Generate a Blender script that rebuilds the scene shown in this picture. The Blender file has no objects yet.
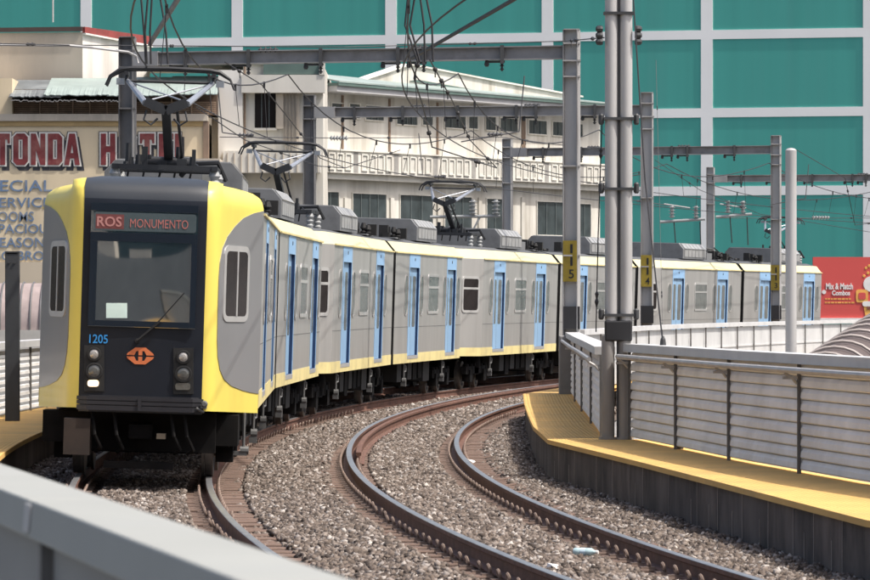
import bpy, math, random
import numpy as np
from mathutils import Vector, Matrix
random.seed(7); rng = np.random.default_rng(11)
SC = bpy.context.scene
COL = SC.collection
# ------------------------------------------------------------------ camera, world, sun, exposure
F = 4400.0; HY = 303.75; CZ = 2.0            # focal length in photo pixels, horizon row, eye height above the rails
cam = bpy.data.objects.new('camera', bpy.data.cameras.new('camera')); COL.objects.link(cam)
cam.location = (0, 0, CZ); cam.rotation_euler = (math.pi/2, 0, 0)
cam.data.sensor_width = 36.0; cam.data.lens = 36.0*F/870; cam.data.shift_y = (HY-290)/870
cam.data.clip_start = 0.5; cam.data.clip_end = 3000
cam.data.dof.use_dof = True; cam.data.dof.focus_distance = 66; cam.data.dof.aperture_fstop = 13
SC.camera = cam
SUN = Vector((.58, -.22, 1)).normalized()
elev = math.asin(SUN.z); azim = math.atan2(SUN.x, SUN.y)
w = bpy.data.worlds.new("World"); SC.world = w; w.use_nodes = True
nt = w.node_tree; bg = nt.nodes['Background']
sky = nt.nodes.new('ShaderNodeTexSky'); sky.sky_type = 'NISHITA'; sky.sun_disc = False
sky.sun_elevation = elev; sky.sun_rotation = azim; sky.dust_density = 6.0; sky.air_density = 1.0
nt.links.new(sky.outputs[0], bg.inputs[0]); bg.inputs[1].default_value = 0.15
sl = bpy.data.lights.new('sun', 'SUN'); sl.energy = 3.6; sl.angle = math.radians(.9); sl.color = (1, .955, .89)
so = bpy.data.objects.new('sun', sl); COL.objects.link(so)
so.rotation_euler = SUN.to_track_quat('Z', 'Y').to_euler()
SC.view_settings.view_transform = 'Standard'; SC.view_settings.look = 'None'
SC.view_settings.gamma = 1; SC.view_settings.use_curve_mapping = False
SC.view_settings.exposure = 0.38
SC.render.engine = 'CYCLES'

# ------------------------------------------------------------------ materials
MATS = {}
def mat(name, col, rough=.7, metal=0., var=.12, scale=3., bump=0., bscale=None, streak=0., dirt=None, dirtamt=0., emit=None, spec=.5, coat=0.):
    if name in MATS: return MATS[name]
    m = bpy.data.materials.new(name); m.use_nodes = True; MATS[name] = m
    n = m.node_tree; N = n.nodes; L = n.links; b = N['Principled BSDF']
    b.inputs['Roughness'].default_value = rough; b.inputs['Metallic'].default_value = metal
    b.inputs['Specular IOR Level'].default_value = spec
    b.inputs['Coat Weight'].default_value = coat
    tc = N.new('ShaderNodeTexCoord')
    mp = N.new('ShaderNodeMapping'); L.new(tc.outputs['Object'], mp.inputs[0])
    ns = N.new('ShaderNodeTexNoise'); ns.inputs['Scale'].default_value = scale; ns.inputs['Detail'].default_value = 6
    if streak: mp.inputs['Scale'].default_value = (1, 1, streak)
    L.new(mp.outputs[0], ns.inputs['Vector'])
    rp = N.new('ShaderNodeMapRange'); rp.inputs[1].default_value = .3; rp.inputs[2].default_value = .7
    rp.inputs[3].default_value = 1-var; rp.inputs[4].default_value = 1+var*.6
    L.new(ns.outputs[0], rp.inputs[0])
    mul = N.new('ShaderNodeVectorMath'); mul.operation = 'SCALE'; mul.inputs[0].default_value = col[:3]
    L.new(rp.outputs[0], mul.inputs['Scale'])
    out = mul.outputs[0]
    if dirt:
        n2 = N.new('ShaderNodeTexNoise'); n2.inputs['Scale'].default_value = scale*.6; n2.inputs['Detail'].default_value = 8; n2.inputs['Roughness'].default_value = .65
        mp2 = N.new('ShaderNodeMapping'); mp2.inputs['Location'].default_value = (7, 3, 1); mp2.inputs['Scale'].default_value = (1, 1, streak or 1)
        L.new(tc.outputs['Object'], mp2.inputs[0]); L.new(mp2.outputs[0], n2.inputs['Vector'])
        r2 = N.new('ShaderNodeMapRange'); r2.inputs[1].default_value = .5; r2.inputs[2].default_value = .72; r2.inputs[3].default_value = 0; r2.inputs[4].default_value = dirtamt
        L.new(n2.outputs[0], r2.inputs[0])
        mx = N.new('ShaderNodeMixRGB'); L.new(r2.outputs[0], mx.inputs[0]); L.new(out, mx.inputs[1]); mx.inputs[2].default_value = (*dirt, 1)
        out = mx.outputs[0]
    L.new(out, b.inputs['Base Color'])
    if bump:
        n3 = N.new('ShaderNodeTexNoise'); n3.inputs['Scale'].default_value = bscale or scale*6; n3.inputs['Detail'].default_value = 4
        L.new(tc.outputs['Object'], n3.inputs['Vector'])
        bp = N.new('ShaderNodeBump'); bp.inputs['Strength'].default_value = bump; bp.inputs['Distance'].default_value = .02
        L.new(n3.outputs[0], bp.inputs['Height']); L.new(bp.outputs[0], b.inputs['Normal'])
    if emit:
        b.inputs['Emission Color'].default_value = (*emit[:3], 1); b.inputs['Emission Strength'].default_value = emit[3]
    return m

GREY = mat('brushed_grey_paint', (.43, .427, .415), .34, .35, .10, 2.2, streak=.16, dirt=(.27, .26, .245), dirtamt=.5)
GREYD = mat('cab_grey_paint', (.30, .305, .315), .3, .4, .06, 1.0, streak=.4)
YEL = mat('yellow_paint', (.78, .64, .12), .42, 0, .05, 1.5, coat=.1, dirt=(.55, .42, .08), dirtamt=.35, streak=.5)
CREAM = mat('cream_yellow_roof_edge', (.64, .60, .36), .45, 0, .06, 1.5, dirt=(.55, .5, .3), dirtamt=.5)
SKIRT = mat('skirt_yellow', (.70, .60, .28), .5, 0, .12, 2, dirt=(.3, .25, .15), dirtamt=.5)
BLUE = mat('door_pale_blue', (.27, .46, .70), .4, 0, .06, 2)
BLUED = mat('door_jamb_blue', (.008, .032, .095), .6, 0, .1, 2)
LEAFG = mat('door_leaf_blue', (.27, .44, .64), .35, 0, .08, 2)
GLASS = mat('dark_window_glass', (.022, .018, .018), .18, 0, .3, 1.0, spec=.15)
GLASSG = mat('side_window_glass', (.16, .17, .165), .25, 0, .35, 3.0, spec=.35)
WIND = mat('windscreen_glass', (.012, .02, .024), .02, 0, .2, .8, spec=.6, coat=1.)
WIND.node_tree.nodes['Principled BSDF'].inputs['Coat IOR'].default_value = 2.4
MASK = mat('front_black_mask', (.014, .017, .024), .35, 0, .15, 2, spec=.3)
RUBBER = mat('black_rubber', (.012, .012, .012), .7)
FRAME = mat('aluminium_frame', (.60, .60, .59), .35, .5, .05)
ROOFG = mat('roof_grey', (.10, .105, .11), .7, 0, .2, 3, dirt=(.05, .05, .05), dirtamt=.5)
ACU = mat('roof_unit_grey', (.17, .175, .18), .6, .1, .15, 3, dirt=(.07, .07, .07), dirtamt=.6)
ACL = mat('roof_unit_louvre', (.34, .345, .345), .5, .2, .12, 6)
UNDER = mat('underframe_shadow_black', (.007, .0065, .0065), .8, 0, .4, 6, dirt=(.016, .012, .010), dirtamt=.5, spec=.15)  # dark gear, blackened further to carry the shadow under the train
BOXB = mat('brown_equipment_box', (.03, .019, .013), .7, 0, .3, 5)
CHROME = mat('bright_bracket_steel', (.13, .13, .128), .5, .3, .2, 9)
PANT = mat('pantograph_black', (.03, .032, .036), .5, .2, .2, 5)
PANTS = mat('pantograph_silver', (.42, .45, .5), .35, .6, .1, 5)
WIRE = mat('wire_black', (.025, .025, .028), .6)
WIREG = mat('wire_grey', (.12, .12, .125), .5, .3)
STEELP = mat('galvanised_post', (.36, .355, .35), .55, .25, .2, 2.5, streak=.3, dirt=(.12, .10, .09), dirtamt=.55)
STEELD = mat('dark_weathered_steel', (.17, .168, .17), .6, .2, .3, 2.0, streak=.5, dirt=(.05, .045, .04), dirtamt=.6)
STEELL = mat('pale_steel_tube', (.47, .465, .46), .5, .2, .12, 2.0, streak=.2, dirt=(.2, .19, .18), dirtamt=.5)
STEELX = mat('dark_grey_pole', (.05, .052, .055), .6, .1, .3, 2.0)
BLACKB = mat('black_band', (.015, .015, .017), .5)
PLATE = mat('yellow_number_plate', (.30, .22, .025), .5, 0, .2, 8)
INSUL = mat('insulator_grey', (.32, .33, .33), .3)
RAILT = mat('rail_head_polished', (.40, .40, .40), .35, .8, .2, 5)
RAILS = mat('rail_rust', (.15, .075, .052), .75, .1, .35, 6, dirt=(.06, .034, .026), dirtamt=.6, bump=.3)
CLIP = mat('rail_clip_steel', (.24, .175, .14), .7, .1, .3, 10)
SLEEP = mat('sleeper_brown', (.14, .092, .07), .85, 0, .35, 5, dirt=(.07, .05, .04), dirtamt=.6, bump=.4)
BALB = mat('ballast_base', (.15, .12, .10), .95, 0, .5, 18, bump=1., bscale=22)
WALLC = mat('stained_walkway_wall', (.21, .165, .135), .9, 0, .45, 1.3, streak=.3, dirt=(.05, .04, .036), dirtamt=.8, bump=.3)
JOINT = mat('pale_wall_joint', (.34, .29, .25), .9, 0, .4, 8, streak=.3)
FENCE = mat('fence_slat_grey', (.82, .81, .79), .6, 0, .12, 2.0, dirt=(.55, .52, .48), dirtamt=.5)
FENCEC = mat('fence_coping_grey', (.58, .58, .575), .5, .1, .08, 1.5, dirt=(.36, .36, .36), dirtamt=.5)
FPOST = mat('fence_post_dark', (.15, .145, .14), .6, .2, .2, 4)
TUBE = mat('handrail_tube', (.46, .45, .44), .45, .3, .15, 4)
PARA = mat('parapet_paint', (.33, .335, .31), .55, 0, .06, 2.0, dirt=(.33, .34, .33), dirtamt=.4)
PARAW = mat('parapet_wall_paint', (.25, .25, .24), .6, 0, .08, 2.0)
CONC = mat('concrete_grey', (.26, .255, .25), .9, 0, .2, 1.2, dirt=(.12, .12, .12), dirtamt=.6, bump=.2)
TEAL = mat('teal_cladding', (.062, .355, .305), .55, 0, .09, .9, streak=.04, dirt=(.08, .345, .305), dirtamt=.55)
WHITEB = mat('white_cladding_band', (.90, .90, .88), .6, 0, .04, .3)
HOTW = mat('hotel_cream_wall', (.66, .55, .38), .85, 0, .12, 1.1, streak=.2, dirt=(.42, .36, .27), dirtamt=.7)
HOTG = mat('hotel_grey_plaster', (.52, .46, .38), .9, 0, .16, .7, streak=.25, dirt=(.27, .24, .2), dirtamt=.9)
HOTP = mat('hotel_pale_plaster', (.66, .64, .60), .85, 0, .14, 1.2, streak=.12, dirt=(.40, .36, .30), dirtamt=.9)
REDT = mat('red_parapet_trim', (.25, .045, .04), .7, 0, .3, 2, dirt=(.08, .03, .03), dirtamt=.6)
TIN = mat('pale_green_tin_roof', (.30, .36, .335), .6, .1, .15, 1.2, dirt=(.24, .27, .26), dirtamt=.6)
TIND = mat('old_grey_tin', (.16, .175, .18), .7, .1, .35, 1.2, dirt=(.32, .34, .33), dirtamt=.7)
LOUV = mat('brown_louvre', (.42, .30, .22), .8, 0, .3, 4)
BROWN = mat('brown_pilaster', (.21, .15, .11), .8, 0, .15, 2)
MAROON = mat('maroon_sign_letter', (.19, .032, .036), .8, 0, .25, 2, dirt=(.36, .17, .14), dirtamt=.6)
SWHITE = mat('sign_white_outline', (.70, .68, .63), .8, 0, .1, 2)
SBLACK = mat('sign_shadow_black', (.05, .05, .06), .8, 0, .3, 3, dirt=(.2, .18, .15), dirtamt=.4)
SBLUE = mat('sign_blue_letter', (.13, .20, .32), .8, 0, .2, 3, dirt=(.45, .40, .32), dirtamt=.5)
BWALL = mat('office_pale_wall', (.60, .58, .525), .88, 0, .16, 1.2, streak=.14, dirt=(.30, .27, .22), dirtamt=.95)
BLEDGE = mat('office_ledge_white', (.66, .64, .58), .85, 0, .1, .8, streak=.3, dirt=(.30, .28, .24), dirtamt=.7)
BGLASS = mat('office_window_glass', (.05, .065, .07), .15, 0, .4, 1.5, spec=.6)
BFRAME = mat('office_window_frame', (.10, .12, .12), .6)
GREEND = mat('dark_green_gutter', (.09, .14, .125), .6, 0, .2, 1.5)
FASC = mat('pale_lilac_fascia', (.46, .46, .47), .7, 0, .1, 1.5)
BRED = mat('billboard_red', (.62, .085, .075), .6, 0, .04, .5)
BWH = mat('billboard_white', (.80, .78, .75), .6)
BYEL = mat('billboard_orange', (.80, .42, .10), .6, 0, .2, 2)
BBRN = mat('billboard_brown', (.22, .07, .05), .6)
GRND = mat('street_ground', (.12, .12, .115), .9, 0, .2, .1)
VAULT = mat('brown_ribbed_roof', (.10, .075, .068), .65, .1, .25, 2.5, dirt=(.2, .16, .15), dirtamt=.5)
VAULTP = mat('pinkish_ribbed_roof', (.33, .27, .26), .7, .1, .15, 4)
ORANGE = mat('orange_emblem', (.62, .17, .06), .5)
NUMBL = mat('number_blue', (.03, .25, .60), .5)
LEDB = mat('display_panel', (.065, .09, .10), .3, 0, .1, 3)
LED = mat('display_red_text', (.30, .12, .11), .4, emit=(1, .25, .2, .08))
LEDW = mat('display_pale_text', (.34, .17, .16), .4, emit=(1, .4, .35, .08))
PAPER = mat('paper_sheet', (.62, .78, .72), .8)
LENS = mat('headlight_lens', (.45, .43, .40), .15, .3, .2, 20)
LENSD = mat('headlight_lens_dark', (.14, .14, .13), .15, .3, .2, 20)
LIT = mat('lit_lamp', (.9, .75, .5), .4, emit=(1, .72, .42, 2.2))
PET = mat('clear_plastic_bottle', (.45, .60, .62), .15, 0, .1, 8, spec=.7)
PALEB = mat('reflected_pale_wall', (.80, .76, .68), .8, 0, .15, .2)
# yellow tactile paving: fine ribs running along the walkway
def tactile():
    m = mat('tactile_yellow_paving', (.66, .41, .125), .75, 0, .12, 1.2, dirt=(.42, .28, .11), dirtamt=.6)
    N = m.node_tree.nodes; L = m.node_tree.links; b = N['Principled BSDF']
    tc = N.new('ShaderNodeTexCoord'); wv = N.new('ShaderNodeTexWave'); wv.bands_direction = 'X'; wv.inputs['Scale'].default_value = 6.0; wv.inputs['Distortion'].default_value = .15
    L.new(tc.outputs['UV'], wv.inputs[0]); bp = N.new('ShaderNodeBump'); bp.inputs['Strength'].default_value = .45; bp.inputs['Distance'].default_value = .02
    L.new(wv.outputs[0], bp.inputs['Height']); L.new(bp.outputs[0], b.inputs['Normal']); return m
TACT = tactile()
def stone_mat():
    m = bpy.data.materials.new('ballast_stone'); m.use_nodes = True; N = m.node_tree.nodes; L = m.node_tree.links; b = N['Principled BSDF']
    g = N.new('ShaderNodeNewGeometry'); r = N.new('ShaderNodeValToRGB'); L.new(g.outputs['Random Per Island'], r.inputs[0])
    e = r.color_ramp.elements; e[0].color = (.045, .034, .028, 1); e[1].position = 1; e[1].color = (.46, .42, .38, 1)
    for p, c in ((.3, (.10, .076, .06)), (.6, (.155, .122, .10)), (.82, (.22, .182, .155)), (.94, (.28, .25, .23))):
        x = e.new(p); x.color = (*c, 1)
    L.new(r.outputs[0], b.inputs['Base Color']); b.inputs['Roughness'].default_value = .9; return m
STONE = stone_mat()
def ribs(name, col, sc):
    m = mat(name, col, .5, .1, .08, .1, streak=.15)
    return m

# ------------------------------------------------------------------ geometry helpers
class G:
    def __init__(s): s.v = []; s.f = []; s.m = []; s.uv = {}
    def add(s, vs, fs, mi=0):
        o = len(s.v); s.v += [tuple(v) for v in vs]
        for f in fs: s.f.append(tuple(i+o for i in f)); s.m.append(mi)
        return s
    def box(s, x0, x1, y0, y1, z0, z1, mi=0):
        v = [(x, y, z) for z in (z0, z1) for y in (y0, y1) for x in (x0, x1)]
        return s.add(v, [(0, 2, 3, 1), (4, 5, 7, 6), (0, 1, 5, 4), (2, 6, 7, 3), (0, 4, 6, 2), (1, 3, 7, 5)], mi)
    def hexa(s, bot, top, mi=0):      # two quads, bottom and top, same winding (counter-clockwise from above)
        return s.add(list(bot)+list(top), [(3, 2, 1, 0), (4, 5, 6, 7), (0, 1, 5, 4), (1, 2, 6, 5), (2, 3, 7, 6), (3, 0, 4, 7)], mi)
    def prism(s, poly, a, b, mi=0):   # poly: list of 3-D points; offset vectors a (front) and b (back)
        n = len(poly); a = Vector(a); b = Vector(b)
        v = [tuple(Vector(p)+a) for p in poly]+[tuple(Vector(p)+b) for p in poly]
        fs = [tuple(range(n)), tuple(range(2*n-1, n-1, -1))]+[(i, i+n, (i+1) % n+n, (i+1) % n) for i in range(n)]
        return s.add(v, fs, mi)
    def tube(s, pts, r, n=8, mi=0, cap=True):
        pts = [Vector(p) for p in pts]; rs = r if isinstance(r, (list, tuple)) else [r]*len(pts)
        o = len(s.v); up = None
        for i, p in enumerate(pts):
            d = (pts[min(i+1, len(pts)-1)]-pts[max(i-1, 0)]).normalized()
            if up is None: up = Vector((0, 0, 1)) if abs(d.z) < .9 else Vector((1, 0, 0))
            a = d.cross(up).normalized(); up = a.cross(d).normalized()
            for k in range(n):
                t = 2*math.pi*k/n; s.v.append(tuple(p+(a*math.cos(t)+up*math.sin(t))*rs[i]))
        for i in range(len(pts)-1):
            for k in range(n):
                s.f.append((o+i*n+k, o+i*n+(k+1) % n, o+(i+1)*n+(k+1) % n, o+(i+1)*n+k)); s.m.append(mi)
        if cap:
            s.f.append(tuple(o+k for k in range(n-1, -1, -1))); s.m.append(mi)
            s.f.append(tuple(o+(len(pts)-1)*n+k for k in range(n))); s.m.append(mi)
        return s
    def beam(s, p, q, wd, h, mi=0, side=None):  # rectangular bar p->q, width along horizontal, height h
        p = Vector(p); q = Vector(q); d = (q-p).normalized()
        up = Vector((0, 0, 1)) if abs(d.z) < .95 else Vector((0, 1, 0))
        a = (side.normalized() if side else d.cross(up).normalized())*wd/2; u = a.cross(d).normalized()*h/2
        v = [p-a-u, p+a-u, p+a+u, p-a+u, q-a-u, q+a-u, q+a+u, q-a+u]
        return s.add(v, [(0, 1, 2, 3), (7, 6, 5, 4), (0, 4, 5, 1), (1, 5, 6, 2), (2, 6, 7, 3), (3, 7, 4, 0)], mi)
    def sweep(s, prof, frames, mis=None, closed=True, cap=True):   # prof [(lateral, up)], frames [(p, right, up)]
        o = len(s.v); n = len(prof)
        for p, r, u in frames:
            for a, b in prof: s.v.append(tuple(p+r*a+u*b))
        for i in range(len(frames)-1):
            for k in range(n if closed else n-1):
                k2 = (k+1) % n
                s.f.append((o+i*n+k, o+i*n+k2, o+(i+1)*n+k2, o+(i+1)*n+k)); s.m.append(mis[k] if mis else 0)
        if cap and closed:
            s.f.append(tuple(o+k for k in range(n))); s.m.append(0)
            s.f.append(tuple(o+(len(frames)-1)*n+k for k in range(n-1, -1, -1))); s.m.append(0)
        return s
    def lathe(s, c, axis, prof, n=20, mi=0):     # prof [(t along axis, radius)]
        axis = Vector(axis).normalized(); c = Vector(c)
        a = axis.orthogonal().normalized(); b = axis.cross(a); o = len(s.v)
        for t, r in prof:
            for k in range(n):
                th = 2*math.pi*k/n; s.v.append(tuple(c+axis*t+(a*math.cos(th)+b*math.sin(th))*r))
        for i in range(len(prof)-1):
            for k in range(n):
                s.f.append((o+i*n+k, o+i*n+(k+1) % n, o+(i+1)*n+(k+1) % n, o+(i+1)*n+k)); s.m.append(mi)
        s.f.append(tuple(o+k for k in range(n-1, -1, -1))); s.m.append(mi)
        s.f.append(tuple(o+(len(prof)-1)*n+k for k in range(n))); s.m.append(mi)
        return s
    def mesh(s, name, mats, off=Vector((0, 0, 0)), smooth=None):
        me = bpy.data.meshes.new(name)
        me.from_pydata([(v[0]-off[0], v[1]-off[1], v[2]-off[2]) for v in s.v], [], s.f)
        mats = mats if isinstance(mats, (list, tuple)) else [mats]
        for m in mats: me.materials.append(m)
        me.polygons.foreach_set('material_index', s.m)
        if smooth is not None:
            me.polygons.foreach_set('use_smooth', [True]*len(me.polygons))
            try: me.set_sharp_from_angle(angle=math.radians(smooth))
            except Exception: pass
        me.validate(); me.update()
        return me
    def build(s, name, mats, parent=None, smooth=None, local=False, bevel=0):
        """mesh in world coordinates; a parent (an unrotated Empty or mesh) takes its own location off. local: coordinates are the parent's already"""
        if parent is None:
            a = np.array(s.v); off = Vector(((a[:, 0].min()+a[:, 0].max())/2, (a[:, 1].min()+a[:, 1].max())/2, a[:, 2].min()))
            o = bpy.data.objects.new(name, s.mesh(name, mats, off, smooth)); o.location = off
        else:
            off = Vector((0, 0, 0)) if local else origin(parent)
            o = bpy.data.objects.new(name, s.mesh(name, mats, off, smooth)); o.parent = parent
        COL.objects.link(o)
        if bevel:
            bm = o.modifiers.new('bevel', 'BEVEL'); bm.width = bevel; bm.segments = 2; bm.limit_method = 'ANGLE'
        return o
def origin(o):
    p = Vector((0, 0, 0))
    while o is not None: p += o.location; o = o.parent
    return p
def tag(o, label=None, cat=None, group=None, kind=None):
    if label: o['label'] = label
    if cat: o['category'] = cat
    if group: o['group'] = group
    if kind: o['kind'] = kind
    return o
def thing(name, loc, label, cat, group=None):
    o = bpy.data.objects.new(name, None); o.location = loc; o.empty_display_size = .3; COL.objects.link(o)
    return tag(o, label, cat, group)
def put(name, me, parent, loc=(0, 0, 0), rot=None):
    o = bpy.data.objects.new(name, me); o.parent = parent; o.location = loc
    if rot: o.rotation_euler = rot
    COL.objects.link(o); return o
def P(px, py, z):      # photo measurement of a point at known height -> world
    s = (py-HY)/(CZ-z); return Vector(((px-435)/s, F/s, z))
def Q(px, py, Y):      # photo measurement of a point at known distance -> world
    return Vector(((px-435)*Y/F, Y, CZ-(py-HY)*Y/F))
def text_mesh(txt, size=1., bold=0., extrude=.01, xs=1., space=1.):
    cu = bpy.data.curves.new('lettering', 'FONT'); cu.body = txt; cu.size = size; cu.offset = bold; cu.extrude = extrude
    cu.space_character = space; cu.resolution_u = 3
    o = bpy.data.objects.new('lettering', cu); COL.objects.link(o)
    dg = bpy.context.evaluated_depsgraph_get(); me = bpy.data.meshes.new_from_object(o.evaluated_get(dg))
    bpy.data.objects.remove(o); bpy.data.curves.remove(cu)
    vs = [(v.co.x*xs, v.co.y, v.co.z) for v in me.vertices]; fs = [tuple(p.vertices) for p in me.polygons]
    bpy.data.meshes.remove(me); return vs, fs
def text_g(g, txt, o, ex, ez, height, width=None, bold=0., depth=.02, mi=0, anchor='l', xs=1., space=1.):
    """lettering with cap height, lower-left at o, running along ex, up ez"""
    vs, fs = text_mesh(txt, 1., bold, .01, 1., space)
    a = np.array(vs); x0, x1 = a[:, 0].min(), a[:, 0].max(); y0, y1 = a[:, 1].min(), a[:, 1].max()
    ky = height/(y1-y0); kx = (width/(x1-x0)) if width else ky*xs
    ex = Vector(ex).normalized(); ez = Vector(ez).normalized(); en = ex.cross(ez); o = Vector(o)
    sh = 0 if anchor == 'l' else (-(x1-x0)*kx if anchor == 'r' else -(x1-x0)*kx/2)
    g.add([o+ex*((v[0]-x0)*kx+sh)+ez*((v[1]-y0)*ky)+en*(v[2]/.01*depth/2) for v in vs], fs, mi)

# ------------------------------------------------------------------ track alignment (clothoid fitted to the curve)
K0, K1, TH0, X0, Y0 = .00416, -1e-5, -.00493, -3.67612, 61.89834
_s = np.arange(-60, 170, .25); _th = TH0+K0*_s+.5*K1*_s*_s
_dx = np.sin(_th); _dy = np.cos(_th); _i0 = 240
_x = np.concatenate([[0], np.cumsum((_dx[1:]+_dx[:-1])/2*.25)]); _y = np.concatenate([[0], np.cumsum((_dy[1:]+_dy[:-1])/2*.25)])
_x = _x-_x[_i0]+X0; _y = _y-_y[_i0]+Y0
CANT = .03; TRK2 = 3.24
def C(s, o=0., z=0., cant=False, base=0.):
    """point beside the first track's centreline: arc length s, lateral offset o (right +), height z"""
    x = np.interp(s, _s, _x); y = np.interp(s, _s, _y); t = np.interp(s, _s, _th)
    zz = z-(o-base)*CANT if cant else z
    return Vector((x+o*math.cos(t), y-o*math.sin(t), zz))
def H(s): return float(np.interp(s, _s, _th))
def Rt(s): return Vector((math.cos(H(s)), -math.sin(H(s)), 0))
UP = Vector((0, 0, 1))

# ------------------------------------------------------------------ ground and deck
g = G(); g.add([(-900, -300, -9), (900, -300, -9), (900, 1500, -9), (-900, 1500, -9)], [(0, 1, 2, 3)])
tag(g.build('ground', GRND), kind='structure')
ss = [x for x in np.arange(-56, 150, 2.)]
g = G(); g.sweep([(-5.2, -1.3), (9.5, -1.3), (9.5, -.32), (-5.2, -.32)], [(C(s), Rt(s), UP) for s in ss])
tag(g.build('railway_deck', CONC), kind='structure')
g = G()
for a, b in zip(ss[:-1], ss[1:]):
    g.add([C(a, -2.4, -.285), C(a, 6.1, -.285), C(b, 6.1, -.285), C(b, -2.4, -.285)], [(0, 1, 2, 3)])
tag(g.build('ballast_bed', BALB), 'brown grey stone ballast bed under and between the two tracks', 'ballast', kind='stuff')
# loose stones
def stones(n, s0, s1, r0, r1, seed):
    r = np.random.default_rng(seed)
    s = s0+(s1-s0)*r.random(n); o = -2.2+8.1*r.random(n)
    keep = np.ones(n, bool)
    ph = np.abs(((s+.3) % .6)-.3)
    for c in (0, TRK2):
        d = np.abs(o-c)
        keep &= ~((d > .50) & (d < 1.14) & (ph < .14) & (r.random(n) > np.where(d > 1.0, .30, .06)))
        keep &= ~(np.abs(d-.75) < .11)
    s = s[keep]; o = o[keep]; n = len(s)
    x = np.interp(s, _s, _x); y = np.interp(s, _s, _y); t = np.interp(s, _s, _th)
    cx = x+o*np.cos(t); cy = y-o*np.sin(t)
    nz = .02*np.sin(cx*5.1+1.3*np.sin(cy*2.3))*np.sin(cy*3.7)
    sh = np.where(np.abs(o-1.62) < .45, .02, 0)
    rad = (r0+(r1-r0)*r.random(n)**2)
    dm = np.minimum(np.abs(o), np.abs(o-TRK2)); low = np.where(dm < .48, .022, np.where(dm < 1.02, -.050, np.where(dm < 1.16, -.012, .018))); ct = np.interp(o, [-2.2, -1.1, 0, 1.1, 1.62, 2.14, 3.24, 4.34, 6], [.05, .033, 0, -.033, 0, .033, 0, -.033, -.05])
    cz = -.205+nz+sh+low+ct+rad*.3+.02*r.random(n)
    base = np.array([(a, b, c) for c in (-1, 1) for b in (-1, 1) for a in (-1, 1)], float)*.62
    v = base[None]*(1+.55*(r.random((n, 8, 3))-.5)*1.6)
    v *= (rad[:, None]*(.65+.7*r.random((n, 3))))[:, None, :]
    q = r.normal(size=(n, 4)); q /= np.linalg.norm(q, axis=1)[:, None]
    a, b, c, d = q.T
    R = np.stack([1-2*(c*c+d*d), 2*(b*c-d*a), 2*(b*d+c*a), 2*(b*c+d*a), 1-2*(b*b+d*d), 2*(c*d-b*a), 2*(b*d-c*a), 2*(c*d+b*a), 1-2*(b*b+c*c)], 1).reshape(n, 3, 3)
    v = np.einsum('nij,nkj->nki', R, v)
    v += np.stack([cx, cy, cz], 1)[:, None, :]
    fq = np.array([(0, 2, 3, 1), (4, 5, 7, 6), (0, 1, 5, 4), (2, 6, 7, 3), (0, 4, 6, 2), (1, 3, 7, 5)])
    f = (fq[None]+(np.arange(n)*8)[:, None, None]).reshape(-1)
    return v.reshape(-1, 3), f
va, fa = stones(290000, -34, 12, .016, .036, 1)
vb, fb = stones(80000, 12, 50, .025, .048, 2)
v = np.concatenate([va, vb]); f = np.concatenate([fa, fb+len(va)])
me = bpy.data.meshes.new('ballast_stones'); me.vertices.add(len(v)); me.vertices.foreach_set('co', v.reshape(-1).astype(np.float32))
nf = len(f)//4; me.loops.add(nf*4); me.loops.foreach_set('vertex_index', f.astype(np.int32)); me.polygons.add(nf)
me.polygons.foreach_set('loop_start', np.arange(0, nf*4, 4, dtype=np.int32))
me.update(calc_edges=True); me.materials.append(STONE)
o = bpy.data.objects.new('ballast_stones', me); COL.objects.link(o)
tag(o, 'loose brown and grey track stones lying between sleepers and rails', 'stones', kind='stuff')

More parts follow.
